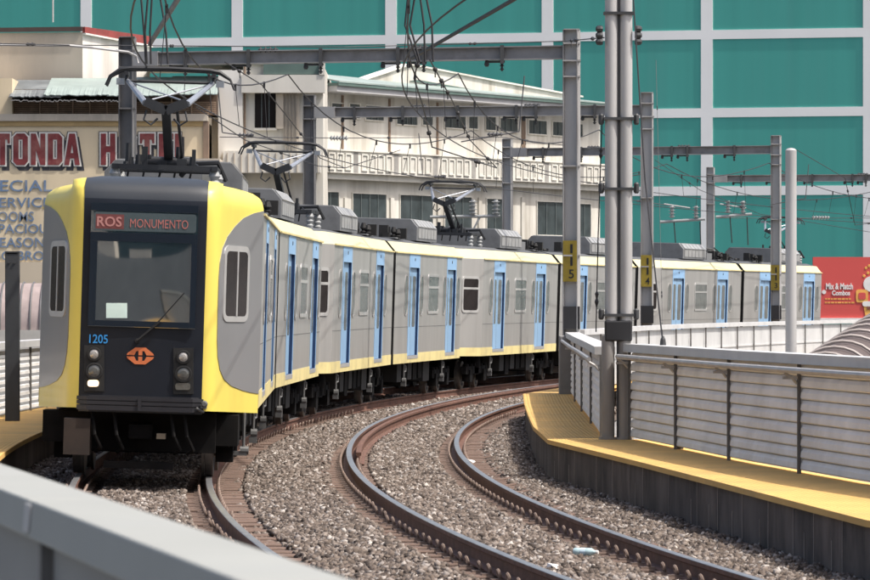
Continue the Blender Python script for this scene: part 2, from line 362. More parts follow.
# ------------------------------------------------------------------ railway tracks
RP = [(-.036, 0), (-.030, .004), (.030, .004), (.036, 0), (.036, -.035), (.010, -.05), (.010, -.135), (.075, -.155), (.075, -.168), (-.075, -.168), (-.075, -.155), (-.010, -.135), (-.010, -.05), (-.036, -.035)]
RP = [(a, b) for a, b in RP][::-1]
RM = [0]*len(RP)
for i in range(len(RP)):
    a, b = RP[i], RP[(i+1) % len(RP)]
    if a[1] >= 0 and b[1] >= 0: RM[i] = 1
def build_track(base, label, check=False):
    loc = C(-5, base, -.2); root = thing('railway_track', loc, label, 'railway track', 'curved railway tracks')
    for q in (-.75, .75):
        fr = []
        for s in np.arange(-50, 140, 1.0):
            fr.append((C(s, base+q, 0, True, base), Rt(s), UP))
        G().sweep(RP, fr, RM).build('rail', [RAILS, RAILT], root, smooth=30)
    if check:
        fr = [(C(s, base-.75+.13, -.015, True, base), Rt(s), UP) for s in np.arange(-3, 60, 1.)]
        G().sweep(RP, fr, [0]*len(RM)).build('check_rail', [RAILS], root, smooth=30)
    # sleepers: trapezoid blocks
    sg = G()
    for sgn in (1,):
        sg.sweep([(-.125, -.31), (-.118, -.178), (-.10, -.166), (.10, -.166), (.118, -.178), (.125, -.31)][::-1], [(Vector((x_, 0, 0)), Vector((0, 1, 0)), Vector((0, 0, 1-.12*(abs(x_) > 1.15)))) for x_ in (1.25, 1.15, -1.15, -1.25)])
    sme = sg.mesh('sleeper', SLEEP)
    cg = G()      # bent spring clip: ring of rod beside the rail foot
    pts = [(.105+.012*math.sin(a), .048*math.cos(a), -.118+.038*math.sin(a)) for a in np.linspace(-1.0, 3.9, 9)]
    cg.tube(pts, .013, 5)
    cg.box(.05, .17, -.05, .05, -.168, -.15)
    cme = cg.mesh('rail_clip', CLIP, smooth=50)
    rj = random.Random(3)
    sl = [round(-34+.6*i, 2) for i in range(100)]; n = 0
    order = sorted(sl)
    for i, s in enumerate(order):
        M = Matrix((Rt(s).to_4d(), Vector((math.sin(H(s)), math.cos(H(s)), 0, 0)), (0, 0, 1, 0), (0, 0, 0, 1))).transposed()
        r3 = Rt(s); f3 = Vector((math.sin(H(s)), math.cos(H(s)), 0))
        M = Matrix(((r3.x, f3.x, 0, 0), (r3.y, f3.y, 0, 0), (-CANT, 0, 1, 0), (0, 0, 0, 1)))
        c = C(s, base)+Vector((rj.uniform(-.02, .02), rj.uniform(-.012, .012), rj.uniform(-.012, .002))); M.translation = c-loc
        so_ = bpy.data.objects.new('sleeper', sme); so_.parent = root; so_.matrix_local = M; COL.objects.link(so_)
        if 4 <= i < 29:
            for q in (-.75, .75):
                for dr in (1, -1):
                    k = bpy.data.objects.new('rail_clip', cme); k.parent = so_; k.location = (q, 0, 0)
                    if dr < 0: k.rotation_euler = (0, 0, math.pi)
                    COL.objects.link(k)
    def multi(me, name, items, mt):
        vs = np.array([v.co[:] for v in me.vertices]); fs = [tuple(p.vertices) for p in me.polygons]
        gg = G()
        for s, q, dr in items:
            r3 = Rt(s); f3 = Vector((math.sin(H(s)), math.cos(H(s)), 0)); c = C(s, base)
            out = []
            for a in vs:
                u, v_, z = a[0]*dr+q, a[1]*dr, a[2]
                out.append(c+r3*u+f3*v_+UP*(z-CANT*u))
            gg.add(out, fs)
        tag(gg.build(name, mt, root, smooth=50), kind='stuff')
    multi(cme, 'rail_clip', [(s, q, d) for s in order[29:] for q in (-.75, .75) for d in (1, -1)], CLIP)
    multi(sme, 'sleeper', [(26+.6*i, 0, 1) for i in range(120)], SLEEP)
    return root
build_track(0., 'curved rusty railway track running under the yellow and grey train')
build_track(TRK2, 'empty curved railway track in the middle, between the train and the walkway', True)

# ------------------------------------------------------------------ right walkway with wall, and left walkway
def resample(pts, step=1.5):
    out = [Vector(pts[0])]
    for a, b in zip(pts[:-1], pts[1:]):
        a = Vector(a); b = Vector(b); n = max(1, int((b-a).length/step))
        out += [a.lerp(b, i/n) for i in range(1, n+1)]
    return out
WE = [Vector((6.1, 22, 0)), Vector((4.6, 28.5, 0)), Vector((3.42, 34.6, 0)), Vector((3.06, 38.5, 0)), Vector((2.72, 42.2, 0)), Vector((2.22, 47.5, 0)), Vector((1.84, 51.2, 0)), Vector((1.45, 55.0, 0)),
      Vector((1.40, 61.0, 0)), Vector((1.47, 68, 0)), Vector((1.56, 75, 0)), Vector((1.70, 83, 0))]+[C(s, TRK2+1.6, 0) for s in np.arange(27, 130, 4)]
FN = [Vector((7.4, 26, 0)), Vector((5.2, 35, 0)), Vector((4.07, 41.1, 0)), Vector((3.28, 47.2, 0)), Vector((2.48, 55.0, 0))]
FL = [Vector((2.14, 55.4, 0)), Vector((2.27, 63, 0)), Vector((2.40, 72, 0)), Vector((2.60, 83.4, 0))]
FF = [Vector((2.75, 84.6, 0)), Vector((3.35, 88.5, 0))]+[C(s, TRK2+2.45, 0) for s in np.arange(30, 136, 3)]
ZW = .30
def inner(y):   # fence-side limit of the deck
    pts = FN+FL[0:]+FF
    ys = [p.y for p in pts]; xs = [p.x for p in pts]
    return float(np.interp(y, ys, xs))
root = thing('side_walkway', WE[4]+Vector((0, 0, -.3)), 'raised walkway with yellow ribbed top and stained concrete wall along the empty track', 'walkway')
wp = resample(WE, .5)
wg = G(); jg = G(); tg = G()
for i, (a, b) in enumerate(zip(wp[:-1], wp[1:])):
    d = (b-a).normalized(); n = Vector((-d.y, d.x, 0))   # towards the track
    pass
wall_run = []
acc = 0; nxt = .8
for a, b in zip(wp[:-1], wp[1:]):
    L_ = (b-a).length
    wall_run.append((a, 0))
    while acc+L_ > nxt:
        p = a.lerp(b, (nxt-acc)/L_); wall_run.append((p, 1)); d = (b-a).normalized(); n = Vector((-d.y, d.x, 0))
        q0 = p+n*.004; wd = d*.014
        jg.add([q0-wd+UP*-.3, q0+wd+UP*-.3, q0+wd+UP*(ZW-.03), q0-wd+UP*(ZW-.03)], [(0, 1, 2, 3)])
        if random.random() < .5:      # drain stain marks
            q1 = q0+d*random.uniform(.3, .6)
            jg.add([q1-wd*1.3+UP*(-.2), q1+wd*1.3+UP*(-.2), q1+wd*.8+UP*.05, q1-wd*.8+UP*.05], [(0, 1, 2, 3)])
        nxt += random.choice([1.0, 1.3, 1.45, 1.9])
    acc += L_
def wall_mat():
    m = bpy.data.materials.new('walkway_wall_slabs'); m.use_nodes = True; N = m.node_tree.nodes; L = m.node_tree.links; b = N['Principled BSDF']
    g_ = N.new('ShaderNodeNewGeometry'); r = N.new('ShaderNodeValToRGB'); L.new(g_.outputs['Random Per Island'], r.inputs[0])
    e = r.color_ramp.elements; e[0].color = (.085, .072, .064, 1); e[1].position = 1; e[1].color = (.115, .094, .08, 1); x = e.new(.5); x.color = (.098, .082, .07, 1)
    tc = N.new('ShaderNodeTexCoord'); mp = N.new('ShaderNodeMapping'); mp.inputs['Scale'].default_value = (1, 1, .6); L.new(tc.outputs['Object'], mp.inputs[0])
    n = N.new('ShaderNodeTexNoise'); n.inputs['Scale'].default_value = 1.8; n.inputs['Detail'].default_value = 6; n.inputs['Roughness'].default_value = .6; L.new(mp.outputs[0], n.inputs['Vector'])
    q = N.new('ShaderNodeMapRange'); q.inputs[1].default_value = .35; q.inputs[2].default_value = .65; q.inputs[3].default_value = .45; q.inputs[4].default_value = 1.35; L.new(n.outputs[0], q.inputs[0])
    k = N.new('ShaderNodeVectorMath'); k.operation = 'SCALE'; L.new(r.outputs[0], k.inputs[0]); L.new(q.outputs[0], k.inputs['Scale'])
    n2 = N.new('ShaderNodeTexNoise'); n2.inputs['Scale'].default_value = 3; n2.inputs['Detail'].default_value = 5; mp2 = N.new('ShaderNodeMapping'); mp2.inputs['Scale'].default_value = (1, 1, .12); L.new(tc.outputs['Object'], mp2.inputs[0]); L.new(mp2.outputs[0], n2.inputs['Vector'])
    q2 = N.new('ShaderNodeMapRange'); q2.inputs[1].default_value = .70; q2.inputs[2].default_value = .80; L.new(n2.outputs[0], q2.inputs[0])
    mx = N.new('ShaderNodeMixRGB'); L.new(q2.outputs[0], mx.inputs[0]); L.new(k.outputs[0], mx.inputs[1]); mx.inputs[2].default_value = (.30, .25, .20, 1)
    L.new(mx.outputs[0], b.inputs['Base Color']); b.inputs['Roughness'].default_value = .9; return m
WSLAB = wall_mat()
run = [wall_run[0][0]]
for p, brk in wall_run[1:]:
    run.append(p)
    if brk:
        vs_ = [q+UP*-.32 for q in run]+[q+UP*(ZW-.03) for q in run]; n_ = len(run)
        wg.add(vs_, [(i, i+1, i+1+n_, i+n_) for i in range(n_-1)]); run = [p]
wg.add(jg.v, jg.f, 1); wg.build('wall', [WSLAB, JOINT], root)
# deck top slab (an overhanging lip of 4 cm) as a strip with UV: u across, v along
def deck(name, edge, inn, parent, z, sgn=1):
    top = G(); uvs = []
    acc = 0
    for i, (a, b) in enumerate(zip(edge[:-1], edge[1:])):
        ia, ib = inn[i], inn[i+1]
        ea = a+(a-ia).normalized()*.04; eb = b+(b-ib).normalized()*.04
        n0 = len(top.v)
        top.add([ea+UP*z, ia+UP*z, ib+UP*z, eb+UP*z], [(0, 1, 2, 3)] if sgn > 0 else [(3, 2, 1, 0)])
        wa, wb = (ea-ia).length, (eb-ib).length; l = (b-a).length
        q = [(0, acc), (wa, acc), (wb, acc+l), (0, acc+l)]; uvs += q if sgn > 0 else q[::-1]
        top.add([ea+UP*z, eb+UP*z, eb+UP*(z-.055), ea+UP*(z-.055)], [(0, 1, 2, 3)]); uvs += [(0, 0)]*4
        top.add([ea+UP*(z-.055), eb+UP*(z-.055), ib+UP*(z-.055), ia+UP*(z-.055)], [(0, 1, 2, 3)]); uvs += [(0, 0)]*4
        acc += l
    o = top.build(name, TACT, parent)
    uv = o.data.uv_layers.new(name='UVMap')
    if len(uv.data) == len(uvs):
        for i, q in enumerate(uvs): uv.data[i].uv = q
    return o
inn = []
for i, p in enumerate(wp):
    if p.y < 83.4: q = Vector((inner(p.y)+.15, p.y, 0))
    else:
        k = wp[min(i+1, len(wp)-1)]-wp[max(i-1, 0)]; k.normalize(); q = p+Vector((k.y, -k.x, 0))*1.1
    inn.append(q)
deck('yellow_paving', wp, inn, root, ZW)
# left walkway
rl = thing('side_walkway', C(-2, -1.9, -.3), 'yellow topped walkway at the left edge, behind the short dark pole', 'walkway')
le = [C(s, -1.62, 0) for s in np.arange(-44, 70, 1.)]; li = [C(s, -3.0, 0) for s in np.arange(-44, 70, 1.)]
wg = G()
for a, b in zip(le[:-1], le[1:]): wg.add([a+UP*-.32, b+UP*-.32, b+UP*(ZW-.03), a+UP*(ZW-.03)], [(3, 2, 1, 0)])
wg.build('wall', WALLC, rl); deck('yellow_paving', le, li, rl, ZW, -1)

# ------------------------------------------------------------------ slatted fences
def fence(line, label, side, bay, ztop=1.5, rail=True, gap=False, group='grey slatted viaduct fences', far=False, lips=True):
    """side: +1 when the track side is on the left of the direction of the line"""
    root = thing('slatted_fence', Vector(line[len(line)//2])+UP*ZW, label, 'fence', group)
    pts = resample(line, .4)
    acc = [0]
    for a, b in zip(pts[:-1], pts[1:]): acc.append(acc[-1]+(b-a).length)
    def at(t):
        t = max(0, min(acc[-1], t)); i = min(int(np.searchsorted(acc, t, 'right'))-1, len(pts)-2); i = max(i, 0)
        d = (pts[i+1]-pts[i]).normalized(); return pts[i].lerp(pts[i+1], (t-acc[i])/max(1e-6, acc[i+1]-acc[i])), Vector((-d.y, d.x, 0))*side
    L_ = acc[-1]; nb = max(1, round(L_/bay)); bl = L_/nb
    # coping
    fr = []
    for t in np.linspace(0, L_, max(2, int(L_/1.0))):
        p, n = at(t); fr.append((p+UP*ztop, n, UP))
    prof = [(.13, 0), (.13, -.10), (-.13, -.10), (-.13, 0)]
    if side < 0: prof = prof[::-1]
    G().sweep(prof, fr).build('coping', FENCEC, root)
    if rail:
        G().tube([at(t)[0]+at(t)[1]*.20+UP*(ztop-.16) for t in np.linspace(0, L_, max(2, int(L_/1.0)))], .032, 8).build('handrail', TUBE, root, smooth=40)
    for i in range(nb+1):
        p, n = at(i*bl)
        d = Vector((n.y, -n.x, 0))
        pg = G(); po = -.10 if far else .050
        pg.beam(p+n*po+UP*ZW, p+n*po+UP*(ztop-.102), .045, .035, side=d)
        pg.build('post', FPOST, root)
        if rail:
            bg_ = G(); bg_.tube([p+n*.07+UP*(ztop-.30), p+n*.12+UP*(ztop-.24), p+n*.20+UP*(ztop-.195)], .018, 6); bg_.beam(p+n*.05+UP*(ztop-.24), p+n*.22+UP*(ztop-.24), .03, .03)
            bg_.build('bracket', TUBE, root)
    rows = 9; zb = ZW+.03; hh = (ztop-.105-zb)/rows
    for i in range(nb):
        pg = G(); t0, t1 = i*bl+.004, (i+1)*bl-.004
        tt = np.linspace(t0, t1, max(2, int(bl/1.2)+1))
        if far:
            fr = [(at(t)[0], at(t)[1], UP) for t in tt]
            pr = [(-.05, zb), (-.05, ztop-.12), (-.02, ztop-.12), (-.02, zb)]
            pg.sweep(pr if side > 0 else pr[::-1], fr); pg.sweep([(-.075, .86), (-.075, .9), (-.051, .9), (-.051, .86)], fr)
        else:
            for r in range(rows):
                z0 = zb+r*hh
                # each slat: bulging outward at its lower lip, tucked in at its top
                pr = [(.028, z0+(.02 if gap else .004)), (.042, z0+.018), (.036, z0+hh*.6), (.012, z0+hh-(.035 if gap else .006)), (-.012, z0+hh-(.035 if gap else .006)), (.0, z0+.02)]
                fr = [(at(t)[0], at(t)[1], UP) for t in tt]
                pg.sweep(pr if side < 0 else pr[::-1], fr)
            if not gap:
                pg.sweep([(-.045, zb), (-.045, ztop-.11), (-.02, ztop-.11), (-.02, zb)] if side > 0 else [(-.045, zb), (-.045, ztop-.11), (-.02, ztop-.11), (-.02, zb)][::-1], fr)
        pg.build('slat_panel', FENCEC if far else FENCE, root)
    return root
fence(FN, 'grey slatted fence with thick pale coping and tube handrail, nearest on the right', 1, 3.75)
fence(FL, 'short slatted fence stretch between the double pole and the plinth of post 115', 1, 6.5, ztop=1.46)
fence(FF, 'far curving grey fence seen from behind, in front of the last train car', 1, 3.0, ztop=1.5, rail=False, far=True)
fence([C(s, -2.9, 0) for s in np.arange(-20, 66, 2)], 'pale slatted fence with dark gaps left of the train front', -1, 2.2, ztop=1.42, rail=False, gap=True)

# ------------------------------------------------------------------ foreground parapet
a0 = Vector((-.16, 8, 0)); dd = Vector((.2042, -.979, 0)).normalized(); nn = Vector((-dd.y, dd.x, 0))   # nn points away from the camera
if nn.x < 0: nn = -nn
root = thing('concrete_parapet', a0+UP*-.32, 'blurred pale grey parapet with a wide coping crossing the lower left corner', 'parapet')
A, B = a0-dd*12, a0+dd*3.4
for t0, t1 in ((0, 8.69), (8.705, 15.4)):
    A_, B_ = A+dd*t0, A+dd*t1
    G().hexa([A_-nn*.21+UP*1.405, B_-nn*.21+UP*1.405, B_+UP*1.405, A_+UP*1.405], [A_-nn*.20+UP*1.5, B_-nn*.20+UP*1.5, B_-nn*.008+UP*1.505, A_-nn*.008+UP*1.505]).build('coping', PARA, root, bevel=.006)
G().hexa([A+dd*8.64-nn*.213+UP*1.42, A+dd*8.76-nn*.213+UP*1.42, A+dd*8.76-nn*.2105+UP*1.42, A+dd*8.64-nn*.2105+UP*1.42], [A+dd*8.64-nn*.207+UP*1.49, A+dd*8.76-nn*.207+UP*1.49, A+dd*8.76-nn*.201+UP*1.49, A+dd*8.64-nn*.201+UP*1.49]).build('splice_plate', STEELL, root)
wg = G(); t = 0
for t0, t1 in ((0, 8.88), (8.94, 15.4)):
    wg.hexa([A+dd*t0-nn*.17+UP*-.32, A+dd*t1-nn*.17+UP*-.32, A+dd*t1-nn*.04+UP*-.32, A+dd*t0-nn*.04+UP*-.32], [A+dd*t0-nn*.17+UP*1.404, A+dd*t1-nn*.17+UP*1.404, A+dd*t1-nn*.04+UP*1.404, A+dd*t0-nn*.04+UP*1.404])
wg.build('wall', PARAW, root)
bg_ = G()
for tt in (8.88,): bg_.hexa([A+dd*tt-nn*.20+UP*-.32, A+dd*(tt+.06)-nn*.20+UP*-.32, A+dd*(tt+.06)-nn*.171+UP*-.32, A+dd*tt-nn*.171+UP*-.32], [A+dd*tt-nn*.20+UP*1.40, A+dd*(tt+.06)-nn*.20+UP*1.40, A+dd*(tt+.06)-nn*.171+UP*1.40, A+dd*tt-nn*.171+UP*1.40])
bg_.build('post', FPOST, root)

# ------------------------------------------------------------------ THE TRAIN
AJ = [2.75, 28.2, 54.35, 80.85]       # arc lengths of the four articulations
train = thing('commuter_train', C(-11.9, 0, 0), 'yellow and grey articulated commuter train, front facing, rounding the curve', 'train')
TL = origin(train)
def sect_matrix(s0, s1, o0=0., o1=0.):
    a = C(s0, o0); b = C(s1, o1); d = (b-a).normalized(); n = Vector((d.y, -d.x, 0))
    M = Matrix(((n.x, d.x, n.x*CANT, 0), (n.y, d.y, n.y*CANT, 0), (-CANT, 0, 1, 0), (0, 0, 0, 1)))
    M.translation = a-TL; return M, (b-a).length
HW = 1.297; W0, W1, W2, W3 = .80, 3.10, 3.32, 3.40
DW, DB, DT = .72, .95, 2.80      # door opening half width, bottom, top
def side_wall(g, v, u0, u1, doors):
    """vertical body side at lateral v with recessed door openings; mats 0 grey 1 jamb blue"""
    sg = 1 if v > 0 else -1
    us = sorted([u0, u1]+[d-DW for d in doors]+[d+DW for d in doors])
    for a, b in zip(us[:-1], us[1:]):
        isd = any(abs((a+b)/2-d) < DW for d in doors)
        for z0, z1 in ((W0, DB), (DB, DT), (DT, W1)):
            if isd and z0 == DB: continue
            q = [(v, a, z0), (v, b, z0), (v, b, z1), (v, a, z1)]
            g.add(q if sg > 0 else q[::-1], [(0, 1, 2, 3)])
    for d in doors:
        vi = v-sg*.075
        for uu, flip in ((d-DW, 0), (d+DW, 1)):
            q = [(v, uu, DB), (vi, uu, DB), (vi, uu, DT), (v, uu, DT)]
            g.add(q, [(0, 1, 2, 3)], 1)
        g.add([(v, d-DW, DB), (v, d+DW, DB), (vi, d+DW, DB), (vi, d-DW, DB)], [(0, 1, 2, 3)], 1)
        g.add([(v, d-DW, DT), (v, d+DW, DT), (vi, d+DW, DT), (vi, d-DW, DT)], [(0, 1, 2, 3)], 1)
def shell(g, u0, u1, h0=HW, h1=HW, sides=True, k=(1, 1)):
    """roof edges, roof, floor between u0 and u1 with half widths h0,h1"""
    def ring(u, h): return [(-h, u, W1), (-(h-.19), u, W2), (-(h-.55), u, W3), ((h-.55), u, W3), ((h-.19), u, W2), (h, u, W1)]
    a, b = ring(u0, h0), ring(u1, h1)
    for i in range(5):
        mi = 2 if i in (0, 4) else 3
        g.add([a[i], a[i+1], b[i+1], b[i]], [(0, 1, 2, 3)], mi)
    g.add([(-h0, u0, W0), (h0, u0, W0), (h1, u1, W0), (-h1, u1, W0)], [(3, 2, 1, 0)], 3)
    if sides:
        g.add([(-h0, u0, W0), (-h0, u0, W1), (-h1, u1, W1), (-h1, u1, W0)], [(0, 1, 2, 3)], 0)
        g.add([(h0, u0, W0), (h1, u1, W0), (h1, u1, W1), (h0, u0, W1)], [(0, 1, 2, 3)], 0)
def endcap(g, u, h, flip):
    r = [(-h, u, W0), (-h, u, W1), (-(h-.19), u, W2), (-(h-.55), u, W3), ((h-.55), u, W3), ((h-.19), u, W2), (h, u, W1), (h, u, W0)]
    g.add(r if flip else r[::-1], [tuple(range(8))], 4)
# shared part meshes (local: door centre at u=0 on the right side plane v=0 outward +)
def rrect(u0, u1, z0, z1, r, n=4):
    pts = []
    for cx, cz, a0_ in ((u1-r, z0+r, -90), (u1-r, z1-r, 0), (u0+r, z1-r, 90), (u0+r, z0+r, 180)):
        for k in range(n+1):
            a = math.radians(a0_+90*k/n); pts.append((cx+r*math.cos(a), cz+r*math.sin(a)))
    return pts
def plate(g, pts, v0, v1, mi=0):        # outline in (u,z) -> slab from v0 to v1
    g.prism([(0, u, z) for u, z in pts], (v1, 0, 0), (v0, 0, 0), mi)
def ring_plate(g, outer, inner_, v0, v1, mi=0):
    n = len(outer)
    for i in range(n):
        j = (i+1) % n
        o1, o2, i1, i2 = outer[i], outer[j], inner_[i], inner_[j]
        g.add([(v1, *o1), (v1, *o2), (v1, *i2), (v1, *i1)], [(0, 1, 2, 3)], mi)
        g.add([(v0, *o1), (v0, *o2), (v1, *o2), (v1, *o1)], [(0, 1, 2, 3)], mi)
        g.add([(v0, *i1), (v0, *i2), (v1, *i2), (v1, *i1)], [(3, 2, 1, 0)], mi)
def door_mesh():
    g = G()
    for a, b in ((-DW, -.012), (.012, DW)):
        g.box(-.075, -.05, a, b, DB, DT, 0)
        plate(g, rrect(a+.13, b-.13, 1.55, 2.62, .08), -.0505, -.046, 1)
    g.box(-.065, -.052, -.012, .012, DB, DT, 2)
    # header panel and surround strips, proud of the body side
    g.box(.002, .007, -DW-.09, DW+.09, DT, W1, 3)
    g.box(.002, .007, -DW-.09, -DW, DB-.03, DT, 3); g.box(.002, .007, DW, DW+.09, DB-.03, DT, 3)
    g.box(.002, .012, -DW-.09, DW+.09, DB-.07, DB-.002, 4)
    g.lathe((.007, 0, 2.97), (1, 0, 0), [(0, .035), (.008, .03)], 10, 2)
    return g.mesh('door', [LEAFG, GLASSG, RUBBER, BLUE, FRAME])
def window_mesh(hw, z0=1.82, z1=2.68, dark=False):
    g = G(); o = rrect(-hw, hw, z0, z1, .1); i_ = rrect(-hw+.06, hw-.06, z0+.06, z1-.06, .06)
    ring_plate(g, o, i_, 0, .014, 0); plate(g, i_, 0, .005, 1)
    g.box(.004, .013, -hw+.06, hw-.06, 2.37, 2.42, 0)
    return g.mesh('window', [FRAME, GLASS if dark else GLASSG])
def pane_mesh():
    g = G(); o = rrect(-.24, .24, 1.78, 2.66, .2, 5); i_ = rrect(-.20, .20, 1.82, 2.62, .16, 5)
    ring_plate(g, o, i_, 0, .010, 0); plate(g, i_, 0, .004, 1)
    return g.mesh('narrow_window', [mat('narrow_window_frame', (.30, .30, .295), .5), GLASSG])
ME_D, ME_W, ME_WE, ME_P = door_mesh(), window_mesh(.88), window_mesh(.42, dark=True), pane_mesh()
def ac_mesh():
    g = G()
    hw, l, z0, z1 = .9, 3.3, 3.405, 3.86
    pr = [(-hw, z0), (-hw, z1-.16), (-hw+.14, z1), (hw-.14, z1), (hw, z1-.16), (hw, z0)]
    n = len(pr)
    g.prism([(a, 0, b) for a, b in pr], (0, 0, 0), (0, l, 0), 0)
    for sgn in (-1, 1):
        for k in range(6):
            u = .25+k*.5
            g.box(sgn*hw if sgn > 0 else -hw-.012, hw+.012 if sgn > 0 else -hw, u, u+.44, z0+.06, z1-.19, 1)
            q_ = [(sgn*hw, z1-.155), (sgn*(hw-.13), z1-.005)]; g.hexa([(q_[0][0], u, q_[0][1]), (q_[0][0], u+.44, q_[0][1]), (q_[1][0], u+.44, q_[1][1]), (q_[1][0], u, q_[1][1])], [(q_[0][0]+sgn*.012, u, q_[0][1]+.012), (q_[0][0]+sgn*.012, u+.44, q_[0][1]+.012), (q_[1][0]+sgn*.012, u+.44, q_[1][1]+.012), (q_[1][0]+sgn*.012, u, q_[1][1]+.012)], 1)
    # lighter top cover
    g.box(-hw+.16, hw-.16, .1, l-.1, z1+.001, z1+.02, 1)
    return g.mesh('air_conditioner', [ACU, ACL, RUBBER])
ME_AC = ac_mesh()
def equip_mesh(panel=True):
    g = G(); rr = random.Random(5)
    g.box(-.9, .9, 1.05, 2.45, 3.401, 3.43, 0)
    for k in range(26):
        u = 1.15+rr.random()*1.2; v = rr.uniform(-.95, .95); h = rr.uniform(.10, .30)
        if k % 2: g.lathe((v, u, 3.40), (0, 0, 1), [(0, .04), (h*.3, .07), (h*.4, .03), (h*.6, .07), (h, .04)], 8, 1)
        else: g.box(v, v+rr.uniform(.06, .2), u, u+.15, 3.405, 3.40+h, 1)
    for k in range(5): v = rr.uniform(-.9, .5); g.tube([(v, 1.1, 3.5), (v+.15, 1.5, 3.62+.05*k), (v+.4, 2.1, 3.5)], .022, 5, 1)
    g.tube([(-.98, .1, 3.8), (-.98, 1.2, 3.72), (-.98, 2.4, 3.72)], .02, 5, 1)
    return g.mesh('roof_equipment', [ACU, RUBBER])
ME_EQ = equip_mesh(); ME_EQ2 = ME_EQ
ME_CB = G().box(-.95, -.25, 0, .5, 3.405, 3.86, 1).box(-.249, .7, .2, 1.0, 3.405, 3.62, 0).mesh('equipment_cabinet', [ACU, RUBBER])
def bogie_mesh():
    g = G()
    for u in (-.95, .95):
        for sg in (-1, 1):
            g.lathe((sg*.68, u, .33), (sg, 0, 0), [(0, .36), (.035, .36), (.04, .33), (.135, .33), (.14, .26), (.11, .24), (.11, .1), (.16, .09)], 24, 1)
        g.tube([(-.7, u, .33), (.7, u, .33)], .07, 8)
    for sg in (-1, 1):
        g.box(min(sg*.86, sg*1.0), max(sg*.86, sg*1.0), -1.45, 1.45, .36, .54)
        for u in (-.95, .95):
            g.box(min(sg*.84, sg*1.04), max(sg*.84, sg*1.04), u-.17, u+.17, .18, .46)
            g.lathe((sg*.95, u-.28, .38), (0, 0, 1), [(0, .07), (.22, .07)], 10); g.lathe((sg*.95, u+.28, .38), (0, 0, 1), [(0, .07), (.22, .07)], 10)
        g.lathe((sg*.9, 0, .5), (0, 0, 1), [(0, .16), (.08, .18), (.16, .18), (.28, .15)], 12)
    g.box(-1.0, 1.0, -.28, .28, .34, .62)
    return g.mesh('bogie', [UNDER, mat('wheel_steel', (.16, .15, .14), .4, .7, .3, 8)], smooth=35)
ME_BG = bogie_mesh()
def under_mesh():
    g = G(); rr = random.Random(3); u = 0
    while u < 4.2:
        l = rr.uniform(.5, 1.1); zb = rr.uniform(.28, .45)
        for sg in (-1, 1): g.box(min(sg*.6, sg*1.02), max(sg*.6, sg*1.02), u, u+l, zb, .795, rr.choice([0, 0, 0, 1]))
        u += l+rr.uniform(.1, .3)
    g.box(-.6, .6, 0, 4.2, .5, .795)
    return g.mesh('underframe_box', [UNDER, mat('underframe_grey_box', (.018, .0175, .017), .7, 0, .3, 6)])
ME_UN = under_mesh()
def bracket_mesh():
    g = G(); g.tube([(0, 0, .79), (0, 0, .38)], .022, 6); g.tube([(0, .0, .74), (.03, .07, .72), (.03, .07, .62), (0, 0, .60)], .02, 5)
    g.lathe((.0, 0, .42), (1, 0, 0), [(-.03, .06), (.05, .06)], 10); g.box(-.05, .05, -.05, .05, .30, .38)
    return g.mesh('sander_pipe', CHROME)
ME_BR = bracket_mesh()
